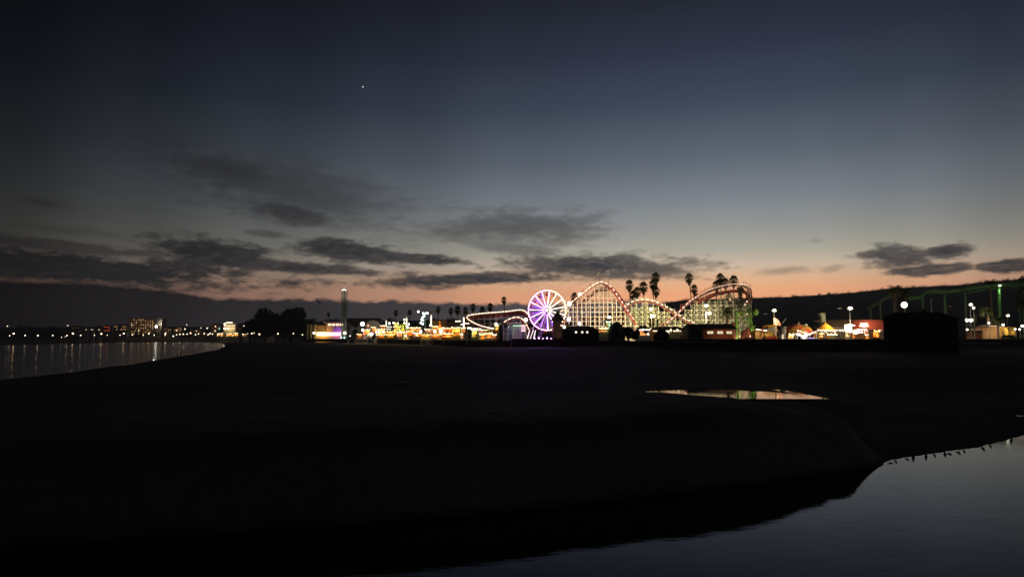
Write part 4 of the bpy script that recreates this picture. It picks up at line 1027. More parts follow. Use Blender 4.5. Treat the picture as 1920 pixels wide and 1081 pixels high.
    for px, py, w_, c_ in [(1140, 603, 1500, (1, .88, .62)), (1100, 603, 1600, (1, .85, .60)), (1075, 600, 1200, (1, .85, .62))]:
        pass
coaster()
t = thing('flagpole', 'flagpole with a pale waving flag on the crest of the lift hill', 'flag', P(1125.5, 530, 219))
a = P(1125.6, 531, 219); b = P(1125.6, 511, 219); MB().tube([a, b], .06, 6).build('pole', STEEL, t)
c = P(1117, 515.5, 219); mb = MB(); n = 10
for i in range(n + 1):
    f = i / n; x = b.x + (c.x - b.x) * f; z = b.z - .05 - .25 * f + .10 * math.sin(f * 7); y = 219 + .22 * math.sin(f * 8)
    mb.v += [(x, y, z), (x, y, z - .55)]
for i in range(n): mb.f.append((2 * i, 2 * i + 1, 2 * i + 3, 2 * i + 2))
mb.build('flag', mat('flag_cloth', (.75, .70, .52), .9, .2, 2), t)
lamp_light(t, (b.x + .6, 216.4, b.z - 2.2), 60, (1, .9, .65), .2, (-.3, .9, .7), 70)  # unseen spot added to brighten the flag
t = thing('mast', 'bare thin mast standing beside the flagpole on the lift hill', 'mast', P(1117.6, 535, 221))
MB().tube([P(1117.6, 537, 221), P(1117.6, 519, 221)], .055, 6).build('pole', STEEL, t)
MB().ball(P(1117.6, 518.7, 221), .13, 8, 5).build('finial', STEEL, t)

# ------------------------------------------------------------------ lamp posts round the rides
def lamp_post(px, py, D, label, kind='flood', r=.62, m=L_WHITE, power=1500, rgb=(1, .80, .50), polem=STEEL, group='lamp posts on the boardwalk', name='lamp_post', n=5, polew=.1):
    q = P(px, py, D); zg = gz(q.x, q.y)
    t = thing(name, label, 'lamp post', (q.x, q.y, zg), group)
    MB().tube([(q.x, q.y, zg - .2), (q.x, q.y, zg + .6), (q.x, q.y, zg + .65), (q.x, q.y, q.z - .1)], [polew * 2, polew * 2, polew, polew * .8], 8).build('pole', polem, t)
    if kind == 'flood':
        MB().beam((q.x - r * 1.2, q.y, q.z), (q.x + r * 1.2, q.y, q.z), .12).build('crossarm', polem, t)
        for i in range(n):
            r_ = r * .74; u = (i - (n - 1) / 2) * r_ * .5; w = (.45 if i % 2 else -.3) * r_
            MB().ball((q.x + u, q.y - .35, q.z + w), r_ * .42, 8, 5, .85).build('lamp_head', m if 0 < i < n - 1 else glow('flood_fringe_glow', (1, .70, .34), 2.4), t)  # outer heads dimmer and warmer, imitating a fringe of glow
    elif kind == 'globe': MB().ball(q, r, 12, 8).build('lamp_head', m, t)
    elif kind == 'twin':
        MB().beam((q.x - r * 1.5, q.y, q.z - r), (q.x + r * 1.5, q.y, q.z - r), .1).build('crossarm', polem, t)
        for s_ in (-1, 1): MB().ball((q.x + s_ * r * 1.5, q.y, q.z), r, 10, 6).build('lamp_head', m, t)
    elif kind == 'arm':
        MB().beam((q.x, q.y, q.z), (q.x - r * 2, q.y - .3, q.z + .25), .1).build('arm', polem, t)
        MB().ball((q.x - r * 1.2, q.y - .3, q.z + .05), r, 8, 5, .7).build('lamp_head', m, t)
    if power:
        if kind == 'flood': lamp_light(t, (q.x, q.y + .5, q.z - .3), power * 2.6, rgb, .4, (0, 1, -.42), 150)
        else: lamp_light(t, (q.x, q.y + .2, q.z - r - .3), power * .55, rgb, .3, (0, .75, -1), 150)
    return t
for a in [
    (1087, 551.8, 206, 'bright lamp cluster high over the lift hill, beside the palm', 'flood', .66, L_WHITE, 1900), (1067.5, 569, 207, 'bright lamp at the bottom of the lift hill by the wheel', 'globe', .62, L_WHITE, 1500),
    (1066.5, 598.3, 205, 'round lamp over the yellow crown between wheel and coaster', 'globe', .5, L_WHITE, 900), (1086.6, 606, 205, 'low round lamp before the coaster lattice', 'globe', .42, L_WHITE, 1100),
    (1142, 594.7, 204, 'large lamp cluster over the pale green booth before the lift hill', 'flood', .62, L_WHITE, 2600), (1058, 613.2, 203, 'small low lamp beside the unlit building roof', 'globe', .32, L_WHITE, 300),
    (1220.5, 580, 205, 'upper lamp cluster before the second hump', 'flood', .68, L_YG, 2600), (1224.5, 592.3, 203, 'lower yellow lamp cluster over the yellow posts', 'flood', .70, L_YG, 2600),
    (1323.5, 573.2, 206, 'upper lamp cluster before the last coaster hill', 'flood', .70, L_WHITE, 2600), (1329.5, 587.3, 204, 'lower lamp cluster before the last coaster hill', 'flood', .70, L_WHITE, 2600),
    (929.5, 607, 236, 'round lamp over the lit booth inside the low coaster curve', 'globe', .46, L_WHITE, 900), (986, 599, 214, 'round lamp where the low coaster curve meets the wheel', 'globe', .52, L_WHITE, 700),
    (1451, 582, 188, 'lamp cluster on a tall white pole behind the orange ride', 'flood', .6, L_WHITE, 1700)]:
    px, py, D, lab, kind, r, m, pw = a
    rgb = (1, .82, .38) if m is L_YG else (1, .73, .46)
    lamp_post(px, py, D, lab, kind, r, m, pw, rgb, PALEP if px == 1451 else STEEL, polew=.12 if px == 1451 else .1)
lamp_post(1593, 578, 176, 'brightest lamp cluster high over the long brown roof', 'flood', .66, L_WHITE, 2600)
lamp_post(1618.7, 609.5, 172, 'broad blazing lamp cluster low before the red building', 'flood', .85, L_WHITE, 2400, n=7)
lamp_post(1695.5, 571.3, 185, 'large single globe lamp over the unlit building', 'globe', .74, L_WHITE, 500)
lamp_post(1819, 571, 205, 'tall lamp cluster beside the banner pole', 'flood', .58, L_WHITE, 2400)
lamp_post(1825.5, 577, 202, 'pale lamp pole that carries the hanging banner', 'globe', .3, L_WHITE, 300, polem=PALEP, polew=.13)
lamp_post(1817, 600, 203, 'twin globe lamp below the banner pole', 'twin', .42, L_WHITE, 400)
lamp_post(1813.5, 617.5, 200, 'small low globe lamp under the twin globes', 'globe', .22, L_WHITE, 60)
lamp_post(1888.6, 591.5, 212, 'bright star-like lamp cluster beside the green column', 'flood', .52, L_WHITE, 2200)
lamp_post(1855, 605.5, 208, 'street lamp under the taller date palm', 'arm', .3, L_WHITE, 1300)
lamp_post(1882, 609, 210, 'street lamp under the lower date palm', 'arm', .34, L_WHITE, 1300)
lamp_post(1904, 617.2, 209, 'first of two low street lamps by the yellow shed', 'arm', .28, L_WHITE, 100)
lamp_post(1912.5, 617.2, 210, 'second of two low street lamps by the yellow shed', 'arm', .28, L_WHITE, 100)
lamp_post(1918.5, 611, 211, 'street lamp cut by the edge of view past the yellow shed', 'arm', .4, L_WHITE, 150)
# ------------------------------------------------------------------ mid boardwalk, between the drop tower and the low coaster curve
def pylon(px, pytop, D, label, tube=None, bars=(), w=9):
    "gondola-lift pylon: post, crossbar at the top, white tube light down the front"
    q = P(px, pytop, D); zg = gz(q.x, D)
    t = thing('lift_pylon', label, 'pylon', (q.x, D, zg), 'pylons of the gondola lift')
    MB().tube([(q.x, D, zg), (q.x, D, q.z)], .22, 8).build('post', mat('pylon_ochre', (.5, .42, .24), .7, .15), t)
    hw = w / 2 / FPX * D; MB().beam((q.x - hw, D, q.z), (q.x + hw, D, q.z), .3, .22).build('crossbar', mat('pylon_ochre', (1, 1, 1)), t)
    for s_ in (-1, 1): MB().disc((q.x + s_ * hw * .9, D - .25, q.z - .3), (0, 1, 0), .4, .1, 12).build('cable_wheel', STEEL, t)
    if tube:
        a = P(px, tube[0], D); b = P(px, tube[1], D); MB().tube([(q.x + .1, D - .5, a.z), (q.x + .1, D - .5, b.z)], .26, 6).build('tube_light', L_TUBE, t)
    for (p0, p1, py) in bars:
        a = P(p0, py, D); b = P(p1, py, D); MB().tube([(a.x, D - .6, a.z), (b.x, D - .6, b.z)], .2, 6).build('tube_light', L_TUBE, t)
    return t
pylon(724.5, 591.5, 440, 'gondola pylon nearest the vaulted hall, lit by an L of white tubes', (601, 612), [(726, 735, 612.5), (725, 733, 616.5)])
pylon(762.5, 590.5, 385, 'gondola pylon behind the yellow umbrella ride', (596, 613))
pylon(808.5, 583, 335, 'tallest gondola pylon with a long white tube, before the orange stalls', (591, 611))
pylon(869.3, 588, 290, 'gondola pylon touching the tip of the low coaster curve', (595, 634), [(871, 880, 606), (864, 871, 608), (871, 884, 614)], 13)
for (px, py, D, lab, kind, r, m, pw) in [
    (679.6, 607, 470, 'large greenish white lamp before the vaulted hall', 'globe', 1.35, L_COOL, 3000), (696.5, 626, 440, 'blue-white lamp standing on a pale kiosk by the beach', 'globe', .95, glow('blue_white_lamp', (.8, .9, 1), 9), 1500),
    (730, 606, 436, 'white lamp past the L-lit pylon', 'globe', .6, L_WHITE, 700), (738, 605, 425, 'white lamp touching the yellow tower ride', 'globe', .5, L_YG, 700), (758.3, 599, 384, 'upper small lamp beside the tube pylon', 'globe', .42, L_COOL, 300),
    (758.3, 605.3, 386, 'lower small lamp beside the tube pylon', 'globe', .42, L_YG, 300), (766.5, 607.4, 383, 'pinkish lamp past the tube pylon', 'globe', .42, L_WHITE, 300), (764, 613.4, 376, 'broad bright lamp cluster at the tube pylon foot', 'flood', .8, L_COOL, 1200),
    (784.3, 583.8, 360, 'highest white lamp, alone on a thin pole', 'globe', .48, L_WHITE, 500), (807.5, 609.5, 330, 'lamp at the bottom of the tallest pylon tube', 'globe', .45, L_WARM, 500),
    (789, 620.8, 322, 'round white lamp, first over the orange counter', 'globe', .55, L_WHITE, 700), (815.5, 620.5, 318, 'round white lamp, second over the orange counter', 'globe', .55, L_WHITE, 700), (826.7, 620.8, 315, 'big white lamp under the A-frame ride', 'globe', .72, L_WHITE, 900), (837.8, 620.8, 310, 'round white lamp at the end of the orange counter', 'globe', .55, L_WHITE, 700),
    (718.8, 622, 440, 'round lamp under the L-lit pylon', 'globe', .6, L_YG, 600), (728.5, 622, 435, 'round lamp past the pylon foot', 'globe', .6, L_YG, 600), (739, 622, 425, 'round lamp under the yellow tower ride', 'globe', .6, L_YG, 600), (705.5, 622.3, 445, 'first round lamp of the bright arcade', 'globe', .55, L_WHITE, 600), (711, 622, 443, 'second round lamp of the bright arcade', 'globe', .55, L_WHITE, 600),
    (655.8, 629, 480, 'low white lamp before the dark round tree', 'globe', .6, L_WHITE, 500), (664, 627, 470, 'small red lamp at the foot of the dark round tree', 'globe', .55, glow('pink_lamp', (1, .35, .25), 5), 250), (680, 618.5, 462, 'white lamp over the arcade end', 'globe', .8, L_WARM, 900), (760.5, 629, 372, 'low small lamp before the orange kiosks', 'globe', .38, L_WHITE, 300)]:
    lamp_post(px, py, D, lab, kind, r, m, pw, (1, .8, .45) if m in (L_WARM, L_YG) else (1, .9, .7), n=5)
# stalls: px0, px1, top, bottom, behind-front offset, wall, roof, strip, label, roof kind
GREENB = mat('green_board', (.2, .42, .2), .7, .2); REDB = mat('red_stall_board', (.5, .1, .06), .7, .2); PINKB = mat('pink_board', (.62, .34, .3), .7, .15)
ST = [(666, 680, 626.3, 632.5, 4, ORNW, REDB, L_STRIPO, 'low amber stall beside the small red lamp', 'flat'), (681, 694, 617.5, 630, 12, PINKB, BROWN, L_STRIP, 'tall pinkish arcade stall before the vaulted hall', 'flat'),
      (688, 700, 626.5, 632.5, 2, PALEP, GREYW, L_STRIPG, 'pale kiosk under the blue-white lamp', 'flat'), (697, 705, 613.5, 630, 10, BROWN, BROWN, L_STRIPO, 'narrow brown tower stall between the arcades', 'flat'),
      (705, 722, 617, 628, 12, YELW, PALEP, L_STRIP, 'wide white-lit arcade under the L-lit pylon', 'flat'), (722, 738, 619, 629.5, 8, YELW, YELLOWP, L_STRIPY, 'yellow arcade stall past the pylon foot', 'awning'),
      (706, 721, 627.5, 633.5, 2, ORNW, BROWN, L_STRIPO, 'low brown and amber stall by the sand, before the white arcade', 'flat'), (724, 738, 627, 633.5, 2, YELW, BROWN, L_STRIPY, 'low yellow stall by the sand, before the yellow arcade', 'flat'),
      (738.5, 746, 618.5, 632, 5, YELW, YELLOWP, L_STRIPY, 'square yellow stall left of the white-topped kiosk', 'flat'), (745, 754, 622.2, 634, 2, PINKB, mat('white_kiosk_top', (.8, .75, .7), .6), glow('kiosk_strip', (1, .85, .8), 2.6), 'kiosk with a glowing white top and red base', 'hip'),
      (756, 763, 621, 631, 8, YELW, ORANGEP, L_STRIPY, 'small gold stall past the white-topped kiosk', 'awning'), (763, 774, 621, 632, 7, ORNW, ORANGEP, L_STRIPO, 'orange stall with scalloped front past the gold one', 'flat'),
      (775, 784, 624, 633, 4, PINKB, PALEP, glow('pink_strip', (1, .75, .7), 2.6), 'stall with a pinkish white canopy', 'hip'), (784, 790, 624.5, 634, 2, ORNW, REDB, L_STRIPO, 'narrow red-brown booth beside the orange counter', 'flat'),
      (781, 789, 614.5, 624, 12, YELW, ORANGEP, L_STRIPO, 'orange castle-topped stall behind the first round lamp', 'flat'), (790, 808, 624.2, 634.5, 3, YELW, ORANGEP, L_STRIPY, 'long orange counter stall, gold-lit first half', 'awning'), (808.5, 828, 624.2, 634.8, 2, ORNW, ORANGEP, L_STRIPO, 'long orange counter stall, red-orange second half', 'awning'),
      (828.5, 848, 624.5, 635.3, 2, ORNW, REDB, L_STRIP, 'amber stall closing the row before the red ball ride', 'flat'), (797, 811, 617, 624, 14, BEIGE, YELLOWP, glow('row_strip', (1, .9, .72), 2.6), 'bright white-lit upper booth over the orange counter', 'flat'), (835, 848, 615, 624, 12, ORNW, ORANGEP, L_STRIPO, 'orange upper booth beside the A-frame ride', 'flat'),
      (848, 863, 613.5, 636, 5, YELW, PALEP, glow('curve_strip', (1, .86, .45), 2.6), 'lit booth with a curved white canopy behind the red ball', 'hip'), (863, 869, 626, 637, 3, PALEP, PALEP, L_STRIP, 'small white booth at the pylon post', 'flat'),
      (884, 895.5, 618, 637.5, 4, mat('lime_board', (.5, .55, .25), .7), PALEP, glow('lime_strip', (.95, 1, .55), 2.6), 'tall lime-lit shop under the coaster tip', 'flat'), (899, 910, 626, 639, 3, YELW, GREENB, L_STRIPY, 'yellow-lit shop past the dark pillar', 'flat'), (910, 923, 624, 637.5, 4, BEIGE, YELLOWP, glow('cream_strip', (1, .85, .5), 2.6), 'cream-lit shop with a peaked yellow canopy', 'hip'),
      (923, 931, 627, 637, 6, PINKB, BROWN, L_STRIP, 'small pink-lit booth past the peaked canopy', 'flat'), (928, 935.5, 610, 622.5, 9, YELW, PALEP, L_STRIPY, 'raised yellow-lit booth under the round lamp in the coaster curve', 'flat'), (896, 909, 617.5, 625, 10, PALEP, PALEP, glow('long_strip', (1, .92, .7), 2.6), 'upper white-lit shop front under the coaster dip', 'flat')]
ST += [(652, 665, 621, 630.5, 14, BEIGE, BROWN, L_STRIP, 'beige stall under the grey corner tower', 'flat'), (739, 752, 612.5, 619.5, 30, YELW, ORANGEP, L_STRIPY, 'raised yellow-lit stall behind the white-topped kiosk', 'flat'), (746, 758, 615, 622.5, 24, ORNW, YELLOWP, L_STRIPY, 'gold-lit stall under the spider ride', 'awning'),
       (766, 782, 614, 622.5, 24, BEIGE, ORANGEP, L_STRIP, 'amber stall at the foot of the bulb ride', 'flat'), (811, 822, 611.5, 619, 26, YELW, ORANGEP, L_STRIPY, 'gold-lit raised stall beside the tallest pylon', 'flat'), (829, 836, 614.5, 624, 20, BEIGE, REDB, L_STRIP, 'slim beige stall against the A-frame leg', 'flat'),
       (864, 873, 614.5, 625.5, 16, BEIGE, PALEP, L_STRIP, 'small white-lit booth behind the pylon post', 'flat'), (909, 924, 617.8, 624.5, 14, YELW, PALEP, L_STRIPY, 'yellow-lit upper shop front where the coaster dips lowest', 'flat'), (714, 722, 610.5, 617.5, 26, ORNW, BROWN, L_STRIPO, 'small orange booth beside the vaulted hall', 'flat')]
for (a, b, y0, y1, off, wm, rm, sm, lab, rk) in ST:
    stall('stall', a, b, y0, y1, F((a + b) / 2) + off, wm, rm, sm, lab, rk, rh=1.0 if rk == 'hip' else .9)
def pillar(px0, px1, y0, y1, D, m, label, name='pillar_booth'):
    a = P(px0, y0, D); b = P(px1, y1, D); zb = min(b.z, gz(a.x, D)) - .1
    t = thing(name, label, 'booth', ((a.x + b.x) / 2, D, zb))
    MB().box(a.x, b.x, D, D + (b.x - a.x), zb, a.z).build('wall', m, t)
    MB().box(a.x - .2, b.x + .2, D - .2, D + (b.x - a.x) + .2, a.z + .002, a.z + .25).build('roof', BROWN, t)
    c = (a.x + b.x) / 2; w = (b.x - a.x) * .28; MB().box(c - w, c + w, D - .05, D - .005, b.z + .2, b.z + (a.z - b.z) * .6).build('door', DARK, t)
    return t
pillar(872.5, 881.5, 617.5, 638.5, 262, BROWN, 'dark brown ticket booth under the coaster tip')
pillar(894.8, 899.2, 619.5, 638.5, 252, DARKW, 'slim dark pillar booth between the lime and yellow shops')
# yellow tower ride, umbrella ride
D = 430; q = P(743, 612, D); t = thing('tower_ride', 'yellow lit tower ride behind the arcades', 'ride', (q.x, D, gz(q.x, D)))
a = P(739.3, 607, D); b = P(746, 620, D); MB().box(a.x, b.x, D, D + 3, gz(q.x, D), a.z).build('body', YELLOWP, t)
MB().lathe((q.x, D + 1.5, a.z), [(2.2, 0), (1.4, .9), (.1, 1.7)], 12).build('roof', YELLOWP, t)
window(t, 740.3, 745, 608.5, 617, D, glow('yellow_panel', (1, .86, .18), 1.5), 'lit_panel')
for px in (739.6, 746): MB().ball(P(px, 605.8, D - .5), .4, 6, 4).build('corner_lamp', L_YG, t)
D = 392; q = P(755, 608, D); t = thing('umbrella_ride', 'yellow-green lit spider ride with drooping arms', 'ride', (q.x, D, gz(q.x, D)))
MB().tube([(q.x, D, gz(q.x, D)), (q.x, D, q.z)], .3, 8).build('mast', YELLOWP, t)
lg = mat('yellow_green_paint', (.5, .6, .08), .5)
for k in range(8):
    an = k * math.pi / 4 + .3; e = Vector((q.x + math.cos(an) * 2.4, D + math.sin(an) * 2.4, q.z - .6)); e2 = Vector((q.x + math.cos(an) * 3.3, D + math.sin(an) * 3.3, q.z - 2.8))
    ar = MB().beam((q.x, D, q.z), e, .3).beam(e, e2, .22).build('arm', lg, t)
    MB().lathe(e2 - Vector((0, 0, .7)), [(.35, 0), (.6, .3), (.6, .7)], 8).build('car', lg, t)
lamp_light(t, (q.x, D - 6, q.z - 2), 1800, (1, .95, .3), .6, (0, 1, 0), 120)
# spinning bulb ride: tilted wheel of white bulbs
D = 345; t = thing('bulb_ride', 'dark spinning ride hung with round white bulbs in two slanting rows', 'ride', (P(792, 615, D).x, D, gz(P(792, 615, D).x, D)))
bp = [(793.3, 587), (798.2, 587), (801.5, 586.8), (795.3, 591.8), (792.5, 594.6), (790.6, 599.2), (792.8, 600.3), (789.1, 605), (792.6, 606.8)]
hub = P(797, 603, D)
MB().beam((hub.x, D + .6, gz(hub.x, D)), hub + Vector((0, .6, 0)), .5).build('mast', mat('dark_green_steel', (.05, .1, .06), .5), t)
mb = MB()
for px, py in bp: mb.beam(hub + Vector((0, .4, 0)), P(px, py, D), .1)
for y in (588, 594, 600, 607): mb.beam(P(788, y, D + .5), P(803, y - 1, D + .5), .12)
for x in (788, 793, 798, 803): mb.beam(P(x, 586, D + .5), P(x, 618, D + .5), .14)
mb.build('frame', mat('dark_green_steel', (1, 1, 1)), t)
for px, py in bp: MB().ball(P(px, py, D - .3), .42, 8, 5).build('bulb', L_COOL, t)
lamp_light(t, P(795, 600, D - 4), 500, (.8, 1, .85), .4, (0, 1, 0), 130)
# orange A-frame ride
D = 318; t = thing('aframe_ride', 'orange-lit A-frame swing ride with a yellow crossbeam', 'ride', (P(824, 630, D).x, D, gz(P(824, 630, D).x, D)))
ap = P(824.2, 602.5, D)
for px in (819.3, 830.5):
    for dy in (0, 3): MB().beam((ap.x, D + dy, ap.z), (P(px, 626, D).x, D + dy, gz(ap.x, D)), .34).build('leg', ORANGEP, t)
MB().beam((ap.x, D - .3, ap.z), (ap.x, D + 3.3, ap.z), .5).build('top_axle', ORANGEP, t)
MB().beam(P(821, 615.4, D - .3), P(831, 615.4, D - .3), .3).build('lit_crossbeam', L_STRIPY, t)
MB().beam((ap.x, D + 1.5, ap.z), (ap.x + 1.6, D + 1.5, ap.z - 3.6), .24).build('swing_arm', mat('dark_red_timber', (.2, .05, .05)), t)
MB().box(ap.x + .8, ap.x + 2.6, D + .9, D + 2.1, ap.z - 4.4, ap.z - 3.5).build('gondola', REDP, t)
lamp_light(t, (ap.x - .2, D - 4, ap.z - 2.4), 1300, (1, .55, .15), .5, (0, 1, 0), 150)
# red ball ride
D = 305; q = P(857.5, 617.5, D); t = thing('ball_sign', 'orange-red ball on a post before the curved white canopy', 'sign', (q.x, D, gz(q.x, D)))
MB().tube([(q.x, D, gz(q.x, D)), (q.x, D, q.z - .9)], .12, 6).build('post', STEEL, t); MB().ball(q, 1.0, 14, 9).build('ball', glow('red_ball', (1, .22, .04), .8, False), t)
D = 300; q = P(859, 601.5, D); t = thing('tube_sign', 'horizontal white tube sign on thin legs above the curved canopy', 'sign', (q.x, D, gz(q.x, D)))
MB().tube([P(853.8, 602, D), P(864.2, 601.6, D)], .24, 6).build('tube_light', L_TUBE, t)
for px in (856, 862): MB().beam(P(px, 602.3, D + .2), (P(px - .3, 614, D).x, D + .2, gz(q.x, D)), .1).build('leg', STEEL, t)
# long strip canopy under the coaster dip
D = 246; t = thing('strip_canopy', 'long flat canopy edged with a white light line under the coaster dip', 'canopy', (P(898, 617, D).x, D, gz(P(898, 617, D).x, D)))
a = P(876, 616.2, D); b = P(925, 616.8, D); MB().box(a.x, b.x, D, D + 2.5, a.z, a.z + .25).build('roof', PALEP, t)
MB().box(a.x, b.x, D - .12, D - .01, a.z, a.z + .22).build('light_strip', L_TUBE, t)
for px in (877, 888, 912, 924): MB().beam((P(px, 617, D).x, D + .3, a.z), (P(px, 617, D).x, D + .3, gz(a.x, D)), .14).build('post', STEEL, t)
# dark canopy, dark shed, blue arch booth, green-lit pavilion, rockets
D = 232; q = P(946, 612, D); t = thing('shade_canopy', 'dark peaked shade canopy before the low coaster curve', 'canopy', (q.x, D, gz(q.x, D)))
pk = P(944, 606.5, D); mb = MB(); ring = []
for k in range(10): an = k * math.pi / 5; ring.append(Vector((q.x + math.cos(an) * 1.9, D + math.sin(an) * 1.6, pk.z - 1.3 + .18 * math.sin(k * 2.3))))
for k in range(10): mb.add([pk + Vector((0, .3, 0)), ring[k], ring[(k + 1) % 10]], [(0, 1, 2)])
mb.build('canopy', mat('dark_violet_canvas', (.06, .045, .07), .8), t)
for k in (1, 4, 6, 9): MB().beam(ring[k], (ring[k].x, ring[k].y, gz(q.x, D)), .1).build('post', DARK, t)
block('dark_shed', 935.5, 951, 616.5, 639.5, 229, 4, DARKW, 'unlit dark shed beside the pale blue arch booth', 'shed', 'flat')
D = 226; a = P(951, 616, D); b = P(960.5, 637.5, D); t = thing('arch_booth', 'pale blue booth with a rounded arch top', 'booth', ((a.x + b.x) / 2, D, gz(a.x, D)))
cx = (a.x + b.x) / 2; hw = (b.x - a.x) / 2; pts = [(a.x, b.z - .4)] + [(cx - math.cos(math.pi * k / 12) * hw, a.z - .2 + math.sin(math.pi * k / 12) * hw * .75) for k in range(13)] + [(b.x, b.z - .4)]
MB().prism(pts[::-1], D, D + 2.5).build('wall', BLUEP, t); MB().prism([(cx + .1, b.z - .3), (cx + .1, b.z + 1.5), (cx + .35, b.z + 2), (b.x - .15, b.z + 2), (b.x - .05, b.z + 1.5), (b.x - .05, b.z - .3)], D - .05, D - .005).build('doorway', DARK, t)
lamp_light(t, (cx, D - 3, a.z + .5), 130, (.6, .85, 1), .3, (0, 1, -.4), 130)
D = 222; t = thing('pavilion', 'green-lit pavilion with slim white columns beside the blue arch booth', 'pavilion', (P(969, 630, D).x, D, gz(P(969, 630, D).x, D)))
a = P(961, 609, D); b = P(978, 632, D); zg = gz(a.x, D); MB().box(a.x, b.x, D + 2.5, D + 2.7, zg, a.z).build('rear_wall', GREENB, t); MB().box(a.x - .2, b.x + .2, D - .2, D + 2.8, a.z + .002, a.z + .3).build('roof', mat('green_roof', (.1, .3, .15), .7), t)
for k in range(6): x = a.x + (b.x - a.x) * (k + .2) / 5.6; MB().tube([(x, D, zg), (x, D, a.z)], .1, 8).build('column', WHITE, t)
MB().box(a.x, b.x, D + .3, D + .45, a.z - .3, a.z - .12).build('light_strip', glow('pavilion_strip', (.5, 1, .6), 2.6), t)
D = 218; t = thing('lit_sign', 'white and pink lit square sign on a post past the green pavilion', 'sign', (P(981, 630, D).x, D, gz(P(981, 630, D).x, D)))
a = P(977.5, 609.5, D); b = P(985.5, 620.5, D); MB().box(a.x, b.x, D, D + .3, b.z, a.z).build('panel', glow('pink_sign', (1, .62, .72), .85), t)
for px in (978.5, 984.5): MB().beam((P(px, 0, D).x, D + .4, b.z + .5), (P(px, 0, D).x, D + .4, gz(a.x, D)), .12).build('post', STEEL, t)
f = MB(); f.box(a.x - .08, b.x + .08, D - .06, D - .01, a.z - .12, a.z + .06); f.box(a.x - .08, b.x + .08, D - .06, D - .01, b.z - .06, b.z + .12); f.build('frame', L_COASTP, t)
for (p0, y0, p1, y1, w, lab, m) in [(984.5, 632, 993, 619, .55, 'first slanted white rail of the kiddie rocket ride', WHITE), (990, 632, 1000, 617.5, .8, 'broad slanted patterned panel of the kiddie rocket ride', mat('patterned_panel', (.6, .56, .5), .6, .7, 3)), (998, 632, 1004, 619, .5, 'last slanted rail of the kiddie rocket ride, nearest the wheel', WHITE)]:
    D = 212; a = P(p0, y0, D); b = P(p1, y1, D); t = thing('slide_ride', lab, 'ride', (a.x, D, gz(a.x, D)), 'slanted rails of the kiddie ride')
    MB().beam((a.x, D, gz(a.x, D)), b, .3, w).build('ramp', m, t); MB().beam(b, (b.x, D + .6, gz(b.x, D)), .14).build('prop', STEEL, t)
    MB().beam(Vector((a.x, D - .35, gz(a.x, D) + .3)), b + Vector((0, -.35, 0)), .1).build('light_edge', glow('slide_edge', (1, .8, .85), 3), t)
# pyramid-roofed kiosk before the wheel
D = 201; t = thing('kiosk', 'brown kiosk with a steep pyramid roof standing before the wheel', 'kiosk', (P(1046, 635, D).x, D, gz(P(1046, 635, D).x, D)))
a = P(1036, 600, D); b = P(1056.5, 636, D); zg = gz(a.x, D); cx = (a.x + b.x) / 2
MB().box(a.x + .2, b.x - .4, D, D + 3, zg - .2, a.z).build('wall', mat('kiosk_brown', (.16, .09, .07), .85, .25), t)
pk = P(1044.5, 581, D); MB().lathe((cx, D + 1.5, a.z), [(2.35, -.2), (1.2, (pk.z - a.z) * .45), (.25, (pk.z - a.z) * .86), (.05, pk.z - a.z)], 8, R(22.5)).build('roof', mat('kiosk_roof', (.17, .12, .10), .85, .3, 2, .3), t)
window(t, 1044, 1053.5, 622, 632, D, mat('kiosk_hatch', (.35, .2, .16), .8), 'serving_hatch')
lamp_light(t, (cx - 2.5, D - 5, 10.6), 130, (1, .72, .6), .3, (.45, 1, .35), 110)  # unseen spot added to brighten the kiosk front
for k in range(4): MB().ball(P(1051.5 + k * 1.6, 609.5 + (k % 2), D - .6), .13, 6, 4).build('eave_bulb', L_COAST, t)
# ------------------------------------------------------------------ nearer buildings before the coaster
D = 192
t, x0, x1, zb, zt = block('unlit_building', 1056, 1123, 618.5, 641, D, 7, mat('dark_brown_board', (.045, .036, .03), .9, .3, .8, .2), 'unlit dark building with three small glowing windows below the lift hill', 'building', 'hip', None, 1.25, DARK)
for px in (1080, 1091.7, 1101): 
    f = window(t, px - 2.2, px + 2.2, 620.2, 624.6, D, PALEP, 'window'); a = P(px - 1.8, 620.6, D); b = P(px + 1.8, 624.2, D); MB().box(a.x, b.x, D - .12, D - .095, b.z, a.z).build('pane', glow('small_window', (1, .88, .72), 1.3, False), f)
D = 200; t = thing('crown_sign', 'small yellow crown-shaped sign under the round lamp', 'sign', (P(1065, 615, D).x, D, gz(P(1065, 615, D).x, D)))
a = P(1062, 611, D); b = P(1068.3, 606, D); hh = b.z - a.z; pts = [(a.x, a.z - .3), (b.x, a.z - .3), (b.x, b.z), ((a.x + b.x) / 2 + .25, a.z + hh * .3), ((a.x + b.x) / 2, b.z + .25), ((a.x + b.x) / 2 - .25, a.z + hh * .3), (a.x, b.z)]
MB().prism(pts, D, D + .2).build('crown', YELLOWP, t); MB().beam(((a.x + b.x) / 2, D + .25, a.z), ((a.x + b.x) / 2, D + .25, gz(a.x, D)), .12).build('post', STEEL, t)
stall('stall', 1122.5, 1141, 614.5, 625, 197, BEIGE, GREENB, glow('deck_strip', (1, .85, .45), 2.6), 'yellow-lit open deck stall at the end of the unlit building', 'flat')
stall('ticket_booth', 1136, 1145, 603, 619, 199, mat('pale_green_board', (.45, .55, .42), .7), GREENB, L_STRIPG, 'pale green ticket booth under the large lamp cluster', 'hip', 'booth', None)
D = 194; t = thing('ride_tent', 'green canvas ride tent with a rounded top, before the coaster drop', 'tent', (P(1159, 630, D).x, D, gz(P(1159, 630, D).x, D)))
